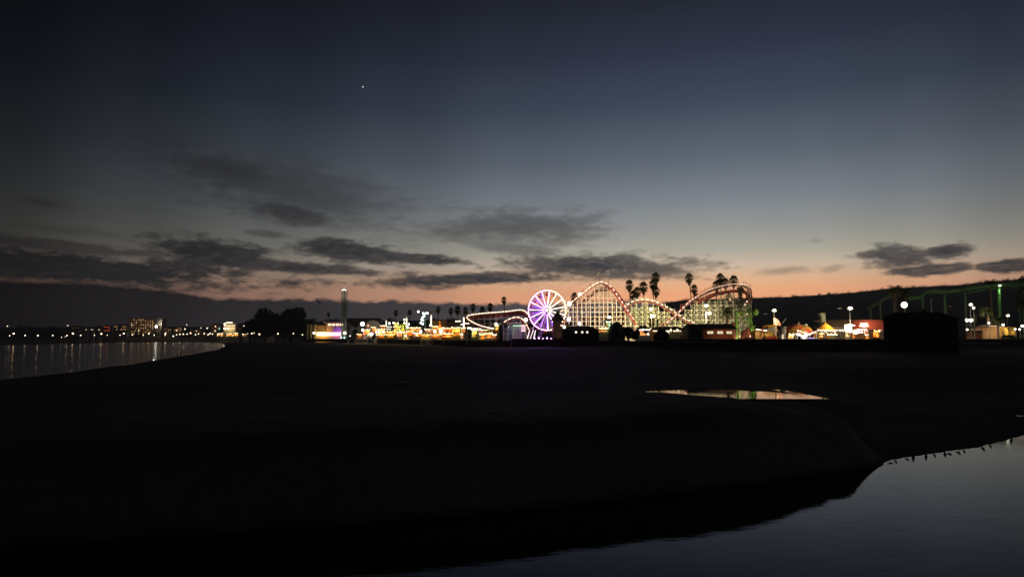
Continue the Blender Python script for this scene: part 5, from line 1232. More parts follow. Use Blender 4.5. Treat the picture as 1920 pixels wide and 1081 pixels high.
a = P(1142, 620, D); b = P(1176, 603, D); cx = (a.x + b.x) / 2; hw = (b.x - a.x) / 2; zg = gz(cx, D); mb = MB()
mb.lathe((cx, D + 3, zg), [(hw * .96, 0), (hw * .97, a.z - zg), (hw * .8, a.z - zg + 1.1), (hw * .5, a.z - zg + 1.9), (hw * .12, b.z - zg), (.05, b.z - zg + .3)], 14); mb.build('canopy', GREENT, t, False)
MB().prism([(cx + hw * .1, a.z - .6), (cx + hw * .55, a.z - .6), (cx + hw * .5, a.z + 1.2), (cx + hw * .2, a.z + 1.5)], D - .9, D - .75).build('lit_flap', mat('tan_canvas', (.25, .2, .09), .8), t)
MB().beam((cx - hw * .9, D - 1.6, zg + .9), (cx + hw * .9, D - 1.6, zg + .9), .09).build('railing', STEEL, t)
stall('stall', 1197.5, 1219, 616.8, 633, 190, mat('white_board', (.7, .66, .6), .7, .1), mat('white_red_roof', (.62, .42, .36), .7, .3, 2), glow('white_stall_strip', (1, .9, .75), 2.6), 'white stall with a pink-edged gable roof and red table before it', 'hip', rh=1.0)
D = 186; t = thing('parasol', 'red parasol in front of the white gabled stall', 'parasol', (P(1212, 625, D).x, D, gz(P(1212, 625, D).x, D)))
q = P(1211.5, 618.8, D); MB().lathe((q.x, D, q.z - .75), [(1.05, 0), (.5, .5), (.03, .75)], 8).build('canopy', REDP, t); MB().tube([(q.x, D, gz(q.x, D)), (q.x, D, q.z)], .05, 6).build('pole', STEEL, t)
D = 194; t = thing('food_pavilion', 'long low pavilion with an olive hip roof and lit stalls under it', 'pavilion', (P(1254, 630, D).x, D, gz(P(1254, 630, D).x, D)))
a = P(1219, 618, D); b = P(1294, 632, D); zg = gz(a.x, D)
MB().gable(a.x, b.x, D - 1.5, D + 8, a.z, P(1240, 611.5, D).z, (b.x - a.x) * .28).build('roof', mat('olive_roof', (.14, .12, .06), .85, .25, 1.5, .2), t)
MB().box(a.x + .6, b.x - .6, D + 6, D + 6.2, zg, a.z - .002).build('rear_wall', BEIGE, t)
for px in (1222, 1236, 1247, 1262, 1266, 1279, 1290): MB().beam((P(px, 0, D).x, D - .8, zg), (P(px, 0, D).x, D - .8, a.z), .16).build('post', mat('yellow_post', (.6, .5, .25), .7), t)
for p0, p1 in ((1224, 1238), (1247, 1258), (1262, 1276)): aa = P(p0, 619.5, D); bb = P(p1, 619.5, D); MB().box(aa.x, bb.x, D - .3, D - .15, aa.z - .2, aa.z).build('light_strip', L_STRIP, t)
window(t, 1247, 1255, 621, 629.5, D + .5, glow('menu_board', (1, .85, .62), 1.2), 'menu_board')
for px in (1258, 1270, 1283): q = P(px, 618.5, D - 1.7); MB().ball(q, .22, 6, 4).build('eave_lamp', L_WARM, t)
D = 196
for px, lab in [(1219.7, 'yellow painted post, first of the pair under the yellow lamps'), (1224.7, 'orange painted post, second of the pair under the yellow lamps'), (1233.5, 'dim greenish post beside the yellow pair')]:
    a = P(px, 597.5 if px < 1230 else 600, D); t = thing('ride_post', lab, 'post', (a.x, D, gz(a.x, D)), 'painted posts before the second hump')
    MB().box(a.x - .22, a.x + .22, D, D + .5, gz(a.x, D), a.z).build('shaft', YELLOWP if px < 1222 else (ORANGEP if px < 1230 else mat('pale_green_timber', (1, 1, 1))), t)
    MB().box(a.x - .32, a.x + .32, D - .1, D + .6, a.z + .002, a.z + .18).build('cap', BROWN, t)
# dark hip-roofed building with red-lit wall
D = 188
t, x0, x1, zb, zt = block('restaurant', 1317.5, 1381, 617, 634, D, 9, mat('red_brown_wall', (.28, .10, .055), .85, .2, .6, .2), 'red-brown building with three wide lit windows below the last hill', 'building', 'gable', None, 1.6, DARK)
for px, w in ((1331.6, 5.6), (1350, 5.4), (1367, 5)):
    f = window(t, px - w - .4, px + w + .4, 620, 626, D, BROWN, 'window')
    for k in range(2):
        a = P(px - w + k * w * 1.04, 620.6, D); b = P(px - w + w * .94 + k * w * 1.04, 625.4, D); MB().box(a.x, b.x, D - .13, D - .095, b.z, a.z).build('pane', glow('restaurant_pane', (1, .80, .50), .9 if px < 1360 else .5, False), f)
lamp_light(t, (x0 + 5, D - 4.5, zt - .4), 260, (1, .55, .3), .5, (.2, 1, -.2), 150)
block('dark_wing', 1291, 1317.3, 617.5, 636, D - 1.5, 9, DARKW, 'unlit dark wing joined to the red-brown building', 'building', 'hip', None, 1.6, DARK)
# low red domes behind the restaurant
for px, w, y, lab in [(1406, 22, 612, 'reddish tent roof behind the green ride'), (1376, 14, 603, 'small reddish roof behind the dark date palm')]:
    D = 204; q = P(px, 634, D); hw = w / FPX * D; t = thing('ride_tent', lab, 'tent', (q.x, D, gz(q.x, D)))
    zt_ = P(px, y, D).z; zg = gz(q.x, D); MB().lathe((q.x, D, zg), [(hw, 0), (hw, 1.6), (hw * .6, (zt_ - zg) * .75), (.1, zt_ - zg)], 12).build('canopy', mat('red_brown_canvas', (.3, .11, .07), .8), t)
    MB().tube([(q.x, D, zt_ - .2), (q.x, D, zt_ + .8)], .05, 6).build('finial', STEEL, t)
    for k in range(3): MB().ball((q.x - 1 + k, D - hw - .1, zg + 1.9), .2, 6, 4).build('eave_lamp', L_WARM, t)
# green spinning ride
def green_ride():
    D = 190; q = P(1381.5, 634, D); t = thing('spinning_ride', 'lime green ride with a thick pole and wheel-ended braced arms', 'ride', (q.x, D, gz(q.x, D)))
    a = P(1381.5, 586, D); MB().tube([(q.x, D, gz(q.x, D)), (q.x, D, a.z)], .37, 12).build('column', GREENP, t)
    MB().box(q.x - .5, q.x + .5, D - .5, D + .5, a.z, a.z + .18).build('column_cap', GREENP, t)
    h1 = P(1388, 586, D); h2 = P(1418, 585.3, D - 1); h3 = P(1410, 615.5, D - 1.5); h4 = P(1403, 578.5, D + 1)
    yg = mat('yellow_green_paint', (.5, .6, .08), .5)
    for c, r, m in ((h1, .72, yg), (h2, .82, GREENP), (h3, .78, GREENP)):
        d = MB().disc(c, (.75, -1, 0), r, .3, 20).build('hub_disc', m, t); MB().disc(c + Vector((.14, -.2, 0)), (.75, -1, 0), r * .35, .3, 12).build('hub_cap', m, d)
        mb = MB()
        for k in range(6): an = k * math.pi / 3; mb.beam(c + Vector((.1, -.16, 0)), c + Vector((.1 + math.cos(an) * r * .8, -.2 + math.cos(an) * r * .55, math.sin(an) * r)), .1)
        mb.build('disc_rib', GREENP, d)
    def arm(p, q_, n='arm', w=.2):
        u = Vector((.22, 0, .18)); mb = MB(); mb.beam(p + u, q_ + u, w); mb.beam(p - u, q_ - u, w)
        for k in range(1, 6): mb.beam(p.lerp(q_, k / 6) + u, p.lerp(q_, k / 6) - u, .07)
        mb.build(n, GREENP, t)
    arm(h1, h2); arm(h1, h3); arm(h4, P(1409, 610, D - 1), 'strut', .3); arm(h4, h2, 'strut'); arm(h2, P(1405, 598, D - 1), 'strut'); arm(P(1405, 598, D - 1), h3, 'strut')
    MB().beam(P(1387.5, 588, D), (P(1386.5, 612, D).x, D, gz(q.x, D) + .5), .2).build('stay', mat('pale_green_timber', (1, 1, 1)), t)
    MB().beam(h3 + Vector((0, 0, .5)), h3 + Vector((1.0, 0, .7)), .2).build('foot_plate', GREENP, t)
    lamp_light(t, (q.x - .3, D - 3, 7.9), 340, (.85, 1, .6), .2, (.1, .75, 1), 100); lamp_light(t, (q.x + 3.6, D - 4.5, 7.9), 520, (.85, 1, .6), .2, (0, .7, 1), 90)
green_ride()
# orange ride with arch frame
D = 186; t = thing('arch_ride', 'orange arch-framed ride with a yellow sign board', 'ride', (P(1441, 634, D).x, D, gz(P(1441, 634, D).x, D))); zg = gz(P(1441, 634, D).x, D)
arc = [(1425, 634), (1429, 617), (1432, 611.5), (1438, 610), (1448, 610), (1455.5, 611)]
MB().tube([P(*p, D) for p in arc], .2, 6).build('arch_frame', ORANGEP, t); MB().tube([P(p[0] + 10 if i == 0 else p[0], p[1], D + 2) for i, p in enumerate(arc)], .18, 6).build('arch_frame', ORANGEP, t)
a = P(1439, 609.5, D); b = P(1450, 613, D); MB().box(a.x, b.x, D - .35, D - .22, b.z, a.z).build('sign_board', YELLOWP, t)
a = P(1440.5, 623, D); b = P(1448, 629.5, D); MB().box(a.x, b.x, D - .4, D - .28, b.z, a.z).build('sign_board', YELLOWP, t)
a = P(1436, 626, D); b = P(1458, 634, D); MB().box(a.x, b.x, D, D + 3, zg, a.z - .6).build('ride_car', ORANGEP, t); MB().box(a.x + .5, b.x - .5, D - .2, D - .01, zg, b.z + .5).build('step', REDP, t)
a = P(1439.5, 614, D + 1); b = P(1454, 622, D + 1); MB().box(a.x, b.x, D + 1, D + 1.3, b.z, a.z).build('grille_panel', mat('grey_green_panel', (.35, .36, .28), .6, .3, 3), t)
for px in (1435, 1453.5): MB().beam(P(px, 613, D), (P(px, 0, D).x, D, zg), .16).build('post', mat('pale_pink_post', (.6, .4, .3), .6), t)
lamp_light(t, P(1446, 620, D - 4), 220, (1, .72, .35), .3, (0, 1, -.1), 150)
D = 193; t = thing('long_stall', 'ochre stall with a slanting bright edge of light on its roof', 'stall', (P(1430, 634, D).x, D, gz(P(1430, 634, D).x, D)))
a = P(1416, 619.5, D); b = P(1446, 634, D); MB().box(a.x, b.x, D, D + 4, gz(a.x, D), a.z).build('wall', mat('ochre_board', (.4, .26, .09), .8), t); MB().beam(P(1417.5, 617, D - .4), P(1444.5, 620.3, D - .4), .2).build('roof_edge_light', glow('pink_edge', (1, .72, .5), 4), t)
MB().add([(a.x - .2, D - .3, P(1417, 617.6, D).z), (b.x, D - .3, P(1444, 621, D).z), (b.x, D + 4.2, P(1444, 620, D).z), (a.x - .2, D + 4.2, P(1417, 616.6, D).z)], [(0, 1, 2, 3)]).build('roof', BROWN, t)
D = 183; t = thing('dome_ride', 'grey hooded ride car under a domed canopy beside the orange ride', 'ride', (P(1466, 634, D).x, D, gz(P(1466, 634, D).x, D)))
q = P(1466.5, 615.5, D); zg = gz(q.x, D); MB().lathe((q.x, D, q.z - 1.1), [(.8, -.6), (1.05, .1), (1.1, .9), (.7, 1.5), (.1, 1.6)], 12).build('hood', mat('grey_green_shell', (.25, .25, .2), .5, .3, 2), t)
MB().lathe((q.x, D - .1, q.z + .25), [(1.25, 0), (1.2, .2), (.9, .3)], 8).build('canopy_rim', mat('grey_green_panel', (1, 1, 1)), t)
for s_ in (-.9, .9): MB().beam((q.x + s_, D, zg), (q.x + s_ * .7, D, q.z - 1), .14).build('leg', STEEL, t)
MB().beam(P(1466, 606, D), P(1473.5, 597.5, D), .1).build('antenna', PALEP, t)
a = P(1466.3, 634, D - 2); MB().box(a.x, a.x + .38, D - 2.2, D - 1.9, gz(a.x, D - 2), P(0, 626.5, D - 2).z).build('lit_post', glow('lit_post', (1, .8, .55), .9), t)
D = 190; t = thing('carved_figure', 'tall white and red painted tower sign beside the white lamp pole', 'sign', (P(1457, 625, D).x, D, gz(P(1457, 625, D).x, D)))
a = P(1450.8, 596.5, D); b = P(1456, 609, D); MB().box(a.x, b.x, D, D + .6, gz(a.x, D), a.z).build('tower', mat('cream_red', (.62, .48, .34), .7, .4, 3), t); a = P(1456.2, 598, D); b = P(1465, 610, D)
MB().prism([(a.x, b.z), (b.x, b.z), (b.x - .3, a.z - 1.1), (a.x + .4, a.z)], D, D + .5).build('panel', mat('red_white_panel', (.5, .26, .2), .7, .6, 4), t)
# striped umbrella ride
D = 184; q = P(1506, 634, D); zg = gz(q.x, D); t = thing('striped_tent', 'round tent with red, orange and green gores and white cones on top', 'tent', (q.x, D, zg))
gores = stripes('tent_gores', [(.42, .05, .04), (.62, .27, .04), (.10, .25, .06), (.5, .06, .05), (.6, .28, .05)], 2.4)
hw = 27 / FPX * D; prof = []
za = P(0, 627, D).z - zg; zt_ = P(0, 607, D).z - zg
for k in range(7): f = k / 6; prof.append((hw * math.cos(f * 1.35) + .02, za + (zt_ - za) * math.sin(f * 1.45)))
o = MB().lathe((q.x, D + 3, zg), prof, 24).build('canopy', gores, t)
for px, y, r in ((1498, 603, 3.2), (1510.5, 606, 4.6)):
    c = P(px, 611, D + 2.5); MB().lathe(c, [(r / FPX * D, 0), (r * .5 / FPX * D, .5), (.03, P(0, y, D).z - P(0, 611, D).z)], 10).build('top_cone', PALEP, t)
for k in range(8): an = k * math.pi / 4 + .2; MB().beam((q.x + math.cos(an) * hw * .92, D + 3 + math.sin(an) * hw * .92, zg), (q.x + math.cos(an) * hw * .92, D + 3 + math.sin(an) * hw * .92, zg + za), .14).build('post', PALEP, t)
lamp_light(t, (q.x - 1, D - 6, zg + 2.6), 800, (1, .8, .5), .4, (0, 1, .1), 140)
# V of white tubes over a bright base
D = 179; c = P(1506, 632, D); t = thing('star_ride', 'white burst of tube lights opening in a V over a bright base', 'ride', (c.x, D, gz(c.x, D)))
MB().lathe((c.x, D, gz(c.x, D)), [(.9, 0), (.95, .5), (.5, c.z - gz(c.x, D))], 12).build('base', mat('white_board', (.7, .66, .6)), t)
MB().ball((c.x, D - .5, c.z + .1), .5, 8, 5, .6).build('base_lamp', L_WHITE, t)
for (px, py) in ((1493.5, 626), (1497, 625), (1500.5, 627), (1510, 624.5), (1513, 626), (1518, 625.5)):
    MB().tube([c + Vector((0, -.3, .1)), P(px, py, D - .3)], .13, 5).build('tube_light', glow('burst_tube', (1, .92, .85), 6), t)
lamp_light(t, (c.x, D - 1.0, c.z + .5), 200, (1, .9, .8), .3, (0, .8, .8), 160)
for i, px in enumerate((1514, 1518, 1521.5, 1525)):
    D = 178.5; q = P(px, 632.8, D); t = thing('bumper_car', ['small violet-lit bumper car closest to the white burst', 'small violet-lit bumper car, second from the white burst', 'small violet-lit bumper car, third from the white burst', 'small violet-lit bumper car, last from the white burst'][i], 'bumper car', (q.x, D, gz(q.x, D)), 'violet-lit bumper cars')
    z = q.z - .5; MB().lathe((q.x, D, z), [(.28, 0), (.34, .15), (.3, .35), (.1, .45)], 10).build('body', PURP, t); MB().lathe((q.x, D, z + .1), [(.35, 0), (.38, .06), (.35, .12)], 10).build('bumper', DARK, t); MB().ball((q.x, D - .3, z + .42), .1, 6, 4).build('lamp', glow('bumper_violet', (.6, .45, 1), 4, False), t)
# bulb string lines: scalloped light garlands
def garland(pts, D, label, dip=4.2, m=None, n=14):
    a = P(*pts[0], D); t = thing('light_garland', label, 'string lights', (a.x, D, gz(a.x, D)), 'scalloped garlands of white lights')
    m = m or glow('garland_light', (1, .80, .55), 2.6, False)
    q = [P(px, py, D) for px, py in pts]; L = [0]
    for u, v in zip(q, q[1:]): L.append(L[-1] + (v - u).length)
    def at_(s_): return Vector([float(np.interp(s_, L, [w[i] for w in q])) for i in range(3)])
    cable = MB(); fl = MB(); k = n
    cable.tube([at_(L[-1] * i / 24) for i in range(25)], .05, 4); cable.build('cable', STEEL, t)
    for i in range(k):
        s0 = L[-1] * i / k; s1 = L[-1] * (i + .92) / k; p0 = at_(s0); p1 = at_(s1); mid = (p0 + p1) / 2 - Vector((0, 0, dip / FPX * D))
        fl.add([p0, p1, mid, p0 + Vector((0, .06, 0)), p1 + Vector((0, .06, 0)), mid + Vector((0, .06, 0))], [(0, 1, 2), (5, 4, 3), (0, 3, 4, 1), (1, 4, 5, 2), (2, 5, 3, 0)])
    fl.build('lit_pennant', m, t)
    for p in (q[0], q[-1]): MB().beam(p + Vector((0, .1, 0)), (p.x, D + .1, gz(p.x, D)), .12).build('post', PALEP, t)
    return t
garland([(1495, 617.5), (1503, 620.5), (1513, 623)], 181, 'short garland dropping before the striped tent', 3, n=5)
garland([(1518, 625), (1525, 621.5), (1531, 620)], 181, 'short garland rising past the striped tent', 4, n=5)
garland([(1532.5, 617), (1548, 618), (1566, 618), (1582, 617)], 178, 'long garland below the yellow tent', 4, n=13)
garland([(1573, 617), (1581, 617.5), (1598, 619), (1604, 617.5), (1639, 617)], 173, 'long garland before the glowing panel and red building', 4.4, n=13)
garland([(1636, 620), (1643, 621), (1650, 621.5)], 171.5, 'short garland at the orange-lit corner', 3, n=4)
# green column, yellow tent, long roof, glowing panel, red building
D = 196; t = thing('square_column', 'tall square grey-green column with lamps on its cap behind the yellow tent', 'column', (P(1544.5, 630, D).x, D, gz(P(1544.5, 630, D).x, D)))
a = P(1540.5, 591, D); b = P(1549, 630, D); MB().box(a.x, b.x, D, D + 1.2, gz(a.x, D), a.z).build('shaft', mat('grey_green_stone', (.30, .33, .22), .8), t); a = P(1538.5, 586.5, D); c = P(1547.5, 591, D); MB().box(a.x, c.x, D - .15, D + 1.35, c.z + .002, a.z).build('cap', mat('grey_green_stone', (1, 1, 1)), t)
D = 182; q = P(1553, 634, D); zg = gz(q.x, D); t = thing('yellow_tent', 'bright yellow peaked tent with orange folds', 'tent', (q.x, D, zg)); ax = P(1554.5, 604, D); hw = 17 / FPX * D
MB().lathe((ax.x, D + 2, zg), [(hw * 1.05, P(0, 618.5, D).z - zg), (hw * .55, P(0, 612.2, D).z - zg), (hw * .2, P(0, 607, D).z - zg), (.05, ax.z - zg)], 12).build('canopy', stripes('yellow_gores', [(.68, .36, .03), (.72, .42, .04), (.50, .17, .02), (.7, .40, .03)], 3), t)
MB().tube([(ax.x, D + 2, ax.z), (ax.x, D + 2, ax.z + .5)], .05, 6).build('finial', PALEP, t)
for k in range(6): an = k * math.pi / 3; MB().beam((ax.x + math.cos(an) * hw, D + 2 + math.sin(an) * hw, zg), (ax.x + math.cos(an) * hw, D + 2 + math.sin(an) * hw, P(0, 618.5, D).z), .13).build('post', PALEP, t)
lamp_light(t, (ax.x + 1.2, D - 3, ax.z - .6), 380, (1, .85, .5), .3, (-.2, 1, -.4), 140)
D = 190; a = P(1552, 609, D); b = P(1655, 598, D); t = thing('arcade_shed', 'long ribbed brown shed roof behind the glowing panel', 'shed', ((a.x + b.x) / 2, D, gz(a.x, D))); zg = gz(b.x, D)
MB().add([(a.x, D, P(0, 611, D).z), (b.x, D, P(0, 603.5, D).z), (b.x, D + 9, P(0, 597, D).z), (a.x, D + 9, P(0, 599, D).z)], [(0, 1, 2, 3)]).build('roof', mat('brown_ribbed_roof', (.22, .15, .09), .8, .2, 2), t)
mb = MB()
for k in range(36): f = k / 35; x = a.x + (b.x - a.x) * f; mb.beam((x, D - .01, P(0, 611 - 7.5 * f, D).z + .04), (x, D + 9, P(0, 599 - 2 * f, D).z + .04), .08)
mb.build('roof_rib', mat('brown_ribbed_roof', (1, 1, 1)), t)
MB().box(a.x + .2, b.x - .2, D + .3, D + 8.8, zg, P(0, 611.2, D).z).build('wall', BROWN, t)
D = 175; a = P(1585, 609, D); b = P(1597.5, 619, D); t = thing('glowing_sign', 'blazing white square sign panel before the brown shed', 'sign', ((a.x + b.x) / 2, D, gz(a.x, D)))
MB().box(a.x, b.x, D, D + .4, b.z, a.z).build('panel', glow('white_panel', (1, .95, .92), 4), t); MB().box(a.x - .15, b.x + .15, D + .05, D + .5, a.z + .002, a.z + .2).build('hood', PALEP, t)
for x in (a.x + .2, b.x - .2): MB().beam((x, D + .55, a.z), (x, D + .55, gz(x, D)), .14).build('post', STEEL, t)
MB().beam(P(1598, 609.8, D), P(1603, 609.8, D), .25).build('side_tube', L_TUBE, t)
D = 179
t, x0, x1, zb, zt = block('red_building', 1631, 1667, 601.5, 636, D, 9, mat('red_stucco', (.34, .055, .035), .85, .15, .4), 'plain red building lit by the blazing lamp cluster', 'building', 'flat', None, 0, mat('red_fascia', (.22, .05, .035), .8))
MB().box(x0 - .02, x1 + .02, D - .06, D - .004, zb, P(0, 619, D).z).build('dark_lower_wall', DARKW, t)
a = P(1640, 610, D); mb = MB(); seg = 24
for k in range(seg):
    a0 = 2 * math.pi * k / seg; a1 = 2 * math.pi * (k + 1) / seg; mb.beam((a.x + math.cos(a0) * .75, D - .03, a.z + math.sin(a0) * .85), (a.x + math.cos(a1) * .75, D - .03, a.z + math.sin(a1) * .85), .08)
mb.build('ring_mark', mat('faded_red', (.30, .10, .05), .8), t)
stall('stall', 1619.5, 1636, 626.5, 638, 171, ORNW, REDB, L_STRIP, 'orange stall before the red building', 'flat', counter=True); stall('stall', 1636.5, 1649.5, 619.5, 637.5, 170.2 - 2.6, ORNW, ORANGEP, L_STRIPO, 'orange-lit corner stall ending the garland row', 'flat', depth=2.2)
stall('stall', 1584, 1596, 621, 636, 174, BEIGE, PALEP, L_STRIP, 'pale stall with bright shelves under the glowing panel', 'flat'); stall('stall', 1597, 1618, 624, 637, 174, mat('grey_beige', (.4, .35, .28), .8), PINKB, L_STRIP, 'grey stall with a pink pitched roof under the blazing lamps', 'hip', rh=.7)
stall('stall', 1534, 1547, 624, 635, 181, ORNW, BROWN, L_STRIPO, 'dull orange stall under the first part of the long garland', 'flat'); stall('stall', 1549, 1571, 626, 635, 180, mat('grey_beige', (1, 1, 1)), BROWN, L_STRIP, 'grey-brown open stall under the yellow tent', 'flat'); stall('stall', 1478, 1489, 626, 635, 183, BEIGE, BROWN, L_STRIP, 'small beige stall at the foot of the striped tent', 'flat', depth=2)
# ------------------------------------------------------------------ unlit building at the bridge end, green steel track
D = 162
A0 = P(1656, 600, 165); du = Vector((.88, -.477, 0)).normalized(); dv = Vector((.477, .88, 0)).normalized(); BW = 15.1
t = thing('bridge_building', 'big unlit dark building filling the gap before the green track', 'building', (A0.x + 6, A0.y - 3, gz(A0.x + 6, A0.y - 3)))
zg = gz(A0.x + 6, A0.y - 3) - 1.5; ze = P(0, 598, 162).z; zr = P(0, 584, 162).z
def bq(u, v, z): return Vector((A0.x, A0.y, 0)) + du * u + dv * v + Vector((0, 0, z))
def bbox(mb, u0, u1, v0, v1, z0, z1):
    c = [bq(u, v, z) for z in (z0, z1) for u, v in ((u0, v0), (u1, v0), (u1, v1), (u0, v1))]
    return mb.add(c, [(0, 3, 2, 1), (4, 5, 6, 7), (0, 1, 5, 4), (1, 2, 6, 5), (2, 3, 7, 6), (3, 0, 4, 7)])
bbox(MB(), 0, BW, 0, 9, zg, ze).build('wall', mat('near_black_board', (.02, .017, .015), .95, .3, .6, .3), t)
MB().add([bq(-.5, -.6, ze), bq(BW + .5, -.6, ze), bq(BW + .5, 9.6, ze), bq(-.5, 9.6, ze), bq(2.2, 4.5, zr), bq(11.6, 4.5, zr)], [(0, 3, 2, 1), (0, 1, 5, 4), (2, 3, 4, 5), (1, 2, 5), (3, 0, 4)]).build('roof', DARK, t)
bbox(MB(), 8.2, 9.0, 3.2, 4.0, zr - .9, zr + .7).build('chimney', DARKW, t)
for u0, u1, z0, z1 in ((.8, 2.1, ze - 3.0, ze - 1.6), (7.6, 9.0, ze - 3.0, ze - 1.7), (11.7, 13.1, ze - 4, ze - 2.0)):
    bbox(MB(), u0, u1, -.09, -.005, z0, z1).build('shutter', mat('dark_red_shutter', (.05, .013, .011), .8), t)
bbox(MB(), 4.7, 6.0, -.09, -.005, zg + 1, zg + 4).build('door', DARK, t)
for k, (p0, p1, y0, d_, lab) in enumerate([(1690, 1730, 630, 158.5, 'low dark bush before the middle of the big unlit building'), (1735, 1768, 634, 156.5, 'lowest dark bush before the big unlit building')]):
    broad_tree(p0, p1, y0, d_, lab, 60 + k, 1500, None)
P0 = P
def green_track():
    P = lambda x, y, d: P0(x, y, d * 1.12)
    D = 168; t = thing('steel_coaster', 'dark green steel coaster track on round columns at the edge of the park', 'roller coaster', (P(1800, 600, D).x, D, 7.4))
    main = [(1702, 560, 235), (1726, 557, 235), (1734, 549, 235), (1745, 547, 235), (1772, 548, 233), (1800, 545, 231), (1815, 541.5, 229), (1845, 538, 227), (1873, 535, 225), (1900, 534, 223), (1960, 533, 221)]
    pts = [P(*p) for p in main]; mb = MB()
    for p, q in zip(pts, pts[1:]): mb.beam(p, q, .75, 1.05)
    mb.build('track_girder', DGREEN, t)
    mb = MB()
    for p, q in zip(pts, pts[1:]):
        for s_ in (-.55, .55): mb.beam(p + Vector((0, s_, .75)), q + Vector((0, s_, .75)), .14)
        n = max(2, int((q - p).length / 1.4))
        for k in range(n): r_ = p.lerp(q, k / n); mb.beam(r_ + Vector((0, -.6, .7)), r_ + Vector((0, .6, .7)), .1); mb.beam(r_ + Vector((0, 0, .2)), r_ + Vector((0, -.75, 1.05)), .09)
    mb.build('rail', DGREEN, t)
    low_ = [P(1806, 551, 233), P(1843, 543.5, 230), P(1873, 540, 228), P(1960, 538, 225)]; mb = MB()
    for p, q in zip(low_, low_[1:]): mb.beam(p, q, .4, .4)
    mb.build('track_girder', DGREEN, t)
    ramp = [P(1626, 578, 250), P(1645, 566.5, 248), P(1663, 555.5, 246), P(1690, 549, 244)]; mb = MB()
    for p, q in zip(ramp, ramp[1:]):
        for s_ in (-.6, .6): mb.beam(p + Vector((0, s_, 0)), q + Vector((0, s_, 0)), .28)
        mb.beam(p + Vector((0, 0, -.9)), q + Vector((0, 0, -.9)), .35)
        for k in range(6): mb.beam(p.lerp(q, k / 6) + Vector((0, 0, -.9)), p.lerp(q, (k + .5) / 6), .12)
    mb.build('track_girder', mat('grey_green_paint', (.16, .2, .14), .6), t)
    for px, py, D_, r_ in ((1729.6, 553, 235, .42), (1771, 549, 233, .46), (1809, 544, 230, .38), (1676, 556, 245, .36), (1650, 564, 247, .34), (1632, 576, 249, .34)):
        q = P(px, py, D_); MB().tube([(q.x, q.y, gz(q.x, q.y) - .2), (q.x, q.y, q.z - .2)], r_, 10).build('column', DGREEN if px > 1700 else mat('grey_green_paint', (1, 1, 1)), t)
    q = P(1872, 537, 225); c = MB().tube([(q.x, q.y, gz(q.x, q.y) - .2), (q.x, q.y, q.z - 3.2)], .55, 12).build('column', mat('lit_green_paint', (.10, .34, .07), .5), t)  # brighter copy of the track green, lamp light put into the colour
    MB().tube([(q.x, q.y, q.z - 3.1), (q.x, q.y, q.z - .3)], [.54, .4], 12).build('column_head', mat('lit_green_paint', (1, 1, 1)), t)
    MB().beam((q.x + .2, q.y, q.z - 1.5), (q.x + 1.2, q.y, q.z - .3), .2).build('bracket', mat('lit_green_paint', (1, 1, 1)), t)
    MB().tube([(q.x, q.y, q.z - 3.3), (q.x, q.y, q.z - 3.0)], .66, 12).build('flange', DARK, t)
    MB().ball((q.x + .2, q.y - .5, q.z + .3), .5, 8, 5, .6).build('lamp', glow('column_lamp', (1, .95, .8), 3), t); lamp_light(t, (q.x + .3, q.y - 2.2, q.z - 1), 500, (.9, 1, .75), .3, (0, .8, -1), 130)
    for px in (1911, 1917.5): q = P(px, 575, 222); MB().tube([(q.x, q.y, gz(q.x, q.y)), (q.x, q.y, q.z)], .2, 8).build('column', DGREEN, t)
green_track()
D = 195; q = P(1745.5, 560, D + 15); t = thing('cross_pole', 'thin dead pole with short cross-arms between the green columns', 'pole', (q.x, q.y, gz(q.x, q.y)))
MB().tube([(q.x, q.y, gz(q.x, q.y)), (q.x, q.y, q.z)], .1, 6).build('shaft', GREYW, t)
for dz in (0, -.5): MB().beam((q.x - .5, q.y - .1, q.z - .4 + dz), (q.x + .5, q.y - .1, q.z - .4 + dz), .1).build('cross_arm', GREYW, t)
D = 201.4; a = P(1827, 588, D); b = P(1832, 606.5, D); t = thing('banner', 'pale orange-footed banner hanging on the lamp pole', 'banner', (b.x, D, b.z))
MB().box(a.x, b.x, D, D + .06, b.z + .6, a.z).build('cloth', mat('pale_banner', (.5, .42, .26), .9, .3, 2), t); MB().box(a.x, b.x, D, D + .06, b.z, b.z + .597).build('lower_panel', mat('banner_orange', (.42, .2, .1), .9, .3, 3), t)
MB().beam((P(1825.5, 0, D).x, D + .1, a.z + .05), (b.x, D + .1, a.z + .05), .06).build('rod', STEEL, t)
block('brown_pavilion', 1843, 1880, 613, 632, 214, 5, mat('pavilion_brown', (.26, .16, .08), .85), 'brown pavilion with a pitched roof behind the date palms', 'pavilion', 'hip', None, .8, BROWN)
block('yellow_shed', 1890, 1906, 614.5, 632, 210, 4, mat('yellow_ochre', (.5, .3, .05), .8), 'flat ochre-yellow shed under the star-like lamp', 'shed')
block('brown_shed', 1828, 1842, 620, 632, 206, 4, mat('rust_board', (.30, .13, .06), .8), 'small rust-brown hut beside the banner pole', 'shed', 'gable', None, .4, BROWN)
D = 206; q = P(1880.5, 632, D); t = thing('traffic_cone', 'tall white cone sculpture beside the parked car', 'sculpture', (q.x, D, gz(q.x, D))); zz = P(0, 616.5, D).z - gz(q.x, D)
MB().lathe((q.x, D, gz(q.x, D)), [(.45, 0), (.42, .3), (.12, zz * .8), (.03, zz)], 12).build('cone', PALEP, t); MB().lathe((q.x, D, gz(q.x, D)), [(.6, 0), (.6, .12), (.5, .15)], 12).build('foot', BROWN, t)
